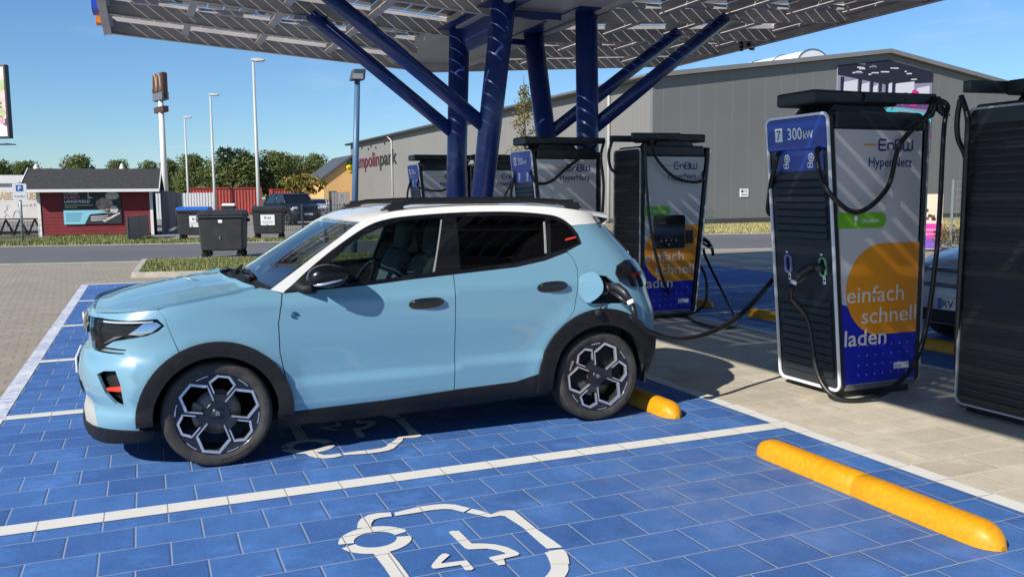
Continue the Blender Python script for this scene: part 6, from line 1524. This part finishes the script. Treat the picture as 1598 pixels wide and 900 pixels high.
for pz in protos:
    for c in kids(pz): bpy.data.objects.remove(c)
    bpy.data.objects.remove(pz)
# far wood closing the horizon
bl_ = []; rr_ = random.Random(4)
for k in range(130): x = -230+k*4.6; bl_.append((x+rr_.uniform(-2, 2), 210+rr_.uniform(-8, 8)+.05*abs(x), rr_.uniform(1.0, 2.6), rr_.uniform(2.2, 3.4)))
fw = leaf_mesh('far_wood', bl_, 16000, 1.2, LG, 8, None); tag(fw, 'far dark wood along the horizon', 'wood', kind='stuff')
# autumn trees
def autumn(u, vt, Y, seed, wdt, n, size, lab, top=1.0):
    p = at(u, vt, Y); h = p[2]; t = thing('autumn_tree', lab, 'tree', (p[0], Y, 0)); r = random.Random(seed); b = MB()
    b.tube([(0, 0, 0), (.03, 0, h*.4), (-.02, 0, h*.98)], [.02+h*.011, .015+h*.007, .008], 8); blobs = []
    for k in range(30):
        z = h*(.30+.62*k/30); a = r.uniform(0, 6.28); L = wdt*(1.05-(k/30)**1.3)*r.uniform(.5, 1.0); e = (math.cos(a)*L, math.sin(a)*L, z+L*.8)
        b.tube([(0, 0, z), (e[0]*.6, e[1]*.6, z+L*.4), e], [.018, .012, .006], 5)
        for q in (.5, .8, 1.0): blobs.append((e[0]*q, e[1]*q, z+L*.8*q, .10+wdt*.16))
    b.build('trunk', M_bark, t); leaf_mesh('crown', blobs, n, size, LA, seed, t, hollow=.1); return t
autumn(818, 112, 24.0, 5, .85, 1500, .085, 'slender sparse autumn tree showing between the blue columns')
autumn(474, 272, 92.0, 6, 2.6, 1400, .42, 'yellow green autumn tree right of the dark pickup')
sh = gp(1470, 395); hg = thing('hedge', 'dry brownish hedge behind the silver car', 'hedge', (sh[0], sh[1]+.4, 0), R_(-18)); rr_ = random.Random(2)
leaf_mesh('foliage', [(rr_.uniform(.25, 3.0), rr_.uniform(-.3, .3), rr_.uniform(.2, .62), .26) for k in range(34)], 3600, .06, [leafm('hedge_brown', (.20, .14, .07)), leafm('hedge_olive', (.12, .12, .045)), leafm('hedge_tan', (.30, .23, .13))], 12, hg, hollow=.1)
# ------------------------------------------------------------------ other cars
def other_car(name, lab, loc, rz, paint, L=4.3, W=1.8, H=1.55, gz=(.40, .62), pz=.565, plate=None):
    """front towards -x"""
    o = thing(name, lab, 'car', loc, rz); w = W/2; hb = H*.60
    b = MB(); prof = [(.0, .36), (-.04, .55), (.0, hb-.22), (.10, hb-.08), (.40, hb+.02), (1.05, hb+.12), (1.25, hb+.16), (L-.55, hb+.18), (L-.08, hb+.10), (L, .65), (L-.05, .32), (L-.45, .22), (.35, .20), (.08, .24)]
    seg = []
    ys = [-w, -w+.05, -w+.16, -w*.5, 0, w*.5, w-.16, w-.05, w]; n = len(prof); vs = []
    for y in ys:
        a = abs(y)/w; ins = .34*max(0, (a-.45)/.55)**2.2; dz = -.03*a**6
        for x, z in prof:
            xx = x+ins*(1 if x < L/2 else -1)*max(0, 1-min(x, L-x)/.9); vs.append((xx, y, z+(dz if z > .6 else 0)))
    fs = [(j*n+i, j*n+(i+1) % n, (j+1)*n+(i+1) % n, (j+1)*n+i) for j in range(len(ys)-1) for i in range(n)]
    b.add(vs, fs, 0, True); b.add(vs[:n], [tuple(range(n))[::-1]]); b.add(vs[-n:], [tuple(range(n))]); b.build('body', paint, o)
    b = MB(); x0, x1, x2, x3 = 1.12, 1.85, L-1.1, L-.35; zt = H; wi = w-.06; wt_ = w-.22; zl = hb+.11
    gv = [(x0, -wi, zl), (x1, -wt_, zt-.06), (x2, -wt_, zt-.05), (x3, -wi, zl+.04), (x0, wi, zl), (x1, wt_, zt-.06), (x2, wt_, zt-.05), (x3, wi, zl+.04)]
    b.add(gv, [(0, 1, 2, 3), (7, 6, 5, 4), (0, 4, 5, 1), (2, 6, 7, 3)]); b.build('window_glass', G_dark, o)
    b = MB(); b.prism([(x1-.12, zt-.09), (x1+.15, zt-.02), ((x1+x2)/2, zt), (x2, zt-.02), (x2+.12, zt-.08)], 'y', -wt_-.01, wt_+.01); b.build('roof', paint, o, bevel=.03)
    for s in (-1, 1):
        b = MB(); b.tube([(x0, s*wi, zl), (x1, s*wt_, zt-.06)], .04, 6); b.build('pillar', paint, o)
        b = MB(); b.tube([(x2, s*wt_, zt-.06), (x3, s*wi, zl+.04)], .05, 6); b.build('pillar', paint, o)
        b = MB(); xm = (x1+x2)/2; b.tube([(xm, s*wt_, zt-.06), (xm-.05, s*(wi+.0), zl)], .035, 6); b.build('pillar', C_gloss, o)
        b = MB(); b.box((.06+.0, s*w*.80-.17, hb-.20), (.20, s*w*.80+.12, hb-.06)); b.build('headlight', mat('far_headlight', (.62, .64, .66), .15), o, bevel=.03)
        b = MB(); b.box((x0+.12, s*(w+.09)-.08, zl-.02), (x0+.28, s*(w+.09)+.08, zl+.12)); b.build('wing_mirror', paint, o, bevel=.03)
        for x in (.82, L-.85):
            t = MB(); t.lathe([(.0, s*(w-.20)), (.33, s*(w-.20)), (.345, s*(w-.15)), (.345, s*(w-.02)), (.32, s*(w+.012)), (.235, s*(w+.008))], 'y', 24, c=(x, 0, .345)); ty = t.build('tyre', C_rub, o)
            t = MB(); t.lathe([(.235, s*(w+.006)), (.20, s*(w-.0)), (.06, s*(w-.01)), (0, s*(w+.0))], 'y', 10, c=(x, 0, .345)); t.build('rim', C_disc, ty)
    b = MB(); b.box((-.02, -w*.72, gz[0]), (.05, w*.72, gz[1])); b.build('grille', C_plast, o, bevel=.02)
    b = MB(); b.box((-.062, -.26, pz), (-.050, .26, pz+.11)); pl2 = b.build('licence_plate', H_txt, o)
    if plate:
        b = MB(); b.box((-.066, .215, pz+.002), (-.0625, .259, pz+.108)); b.build('blue_band', mat('plate_blue', (.01, .05, .40), .4), pl2)
        fit_text('plate_text', plate, -.205, .23, pz+.02, .072, lambda h, z: Vector((-.0655, -h, z)), M_blk, pl2, .01)
    return o
G_dark = mat('far_car_glass', (.008, .010, .012), .15, coat=.3)
P_sil = mat('silver_blue_paint', (.40, .44, .50), .3, coat=1.0)
wcar = other_car('silver_car', 'pale silver car nosing into the opposite bay behind charger 7', (7.05, .84, .0), 0, P_sil, L=4.6, W=1.86, H=1.52, gz=(.27, .40), pz=.415, plate='RV EV 70')
b = MB(); b.tube([(.20, -.90, .80), (-.0+.02, -.3, .80), (.02, .3, .80), (.20, .90, .80)], .022, 8); b.build('grille_bar', C_gloss, wcar)
b = MB(); b.box((-.062, -.66, .635), (.08, .66, .67)); b.build('grille_bar', C_gloss, wcar, bevel=.01)
pu = at(468, 350, 47.7); other_car('dark_pickup', 'dark navy pickup with headlights facing the road', (pu[0]+.3, 46.4, 0), R_(104), mat('navy_paint', (.006, .008, .013), .35, coat=.5), L=4.9, W=1.95, H=1.85)
p = at(432, 340, 60); other_car('dark_car', 'dark blue car half hidden behind the labelled black bin', (p[0], 60, 0), R_(60), mat('dark_blue_paint', (.012, .022, .04), .35, coat=.6), L=4.3, H=1.7)
p = at(494, 334, 72); other_car('small_silver_car', 'far small silver car beside the orange annex', (p[0], 72, 0), R_(75), P_sil, L=3.9, H=1.5)
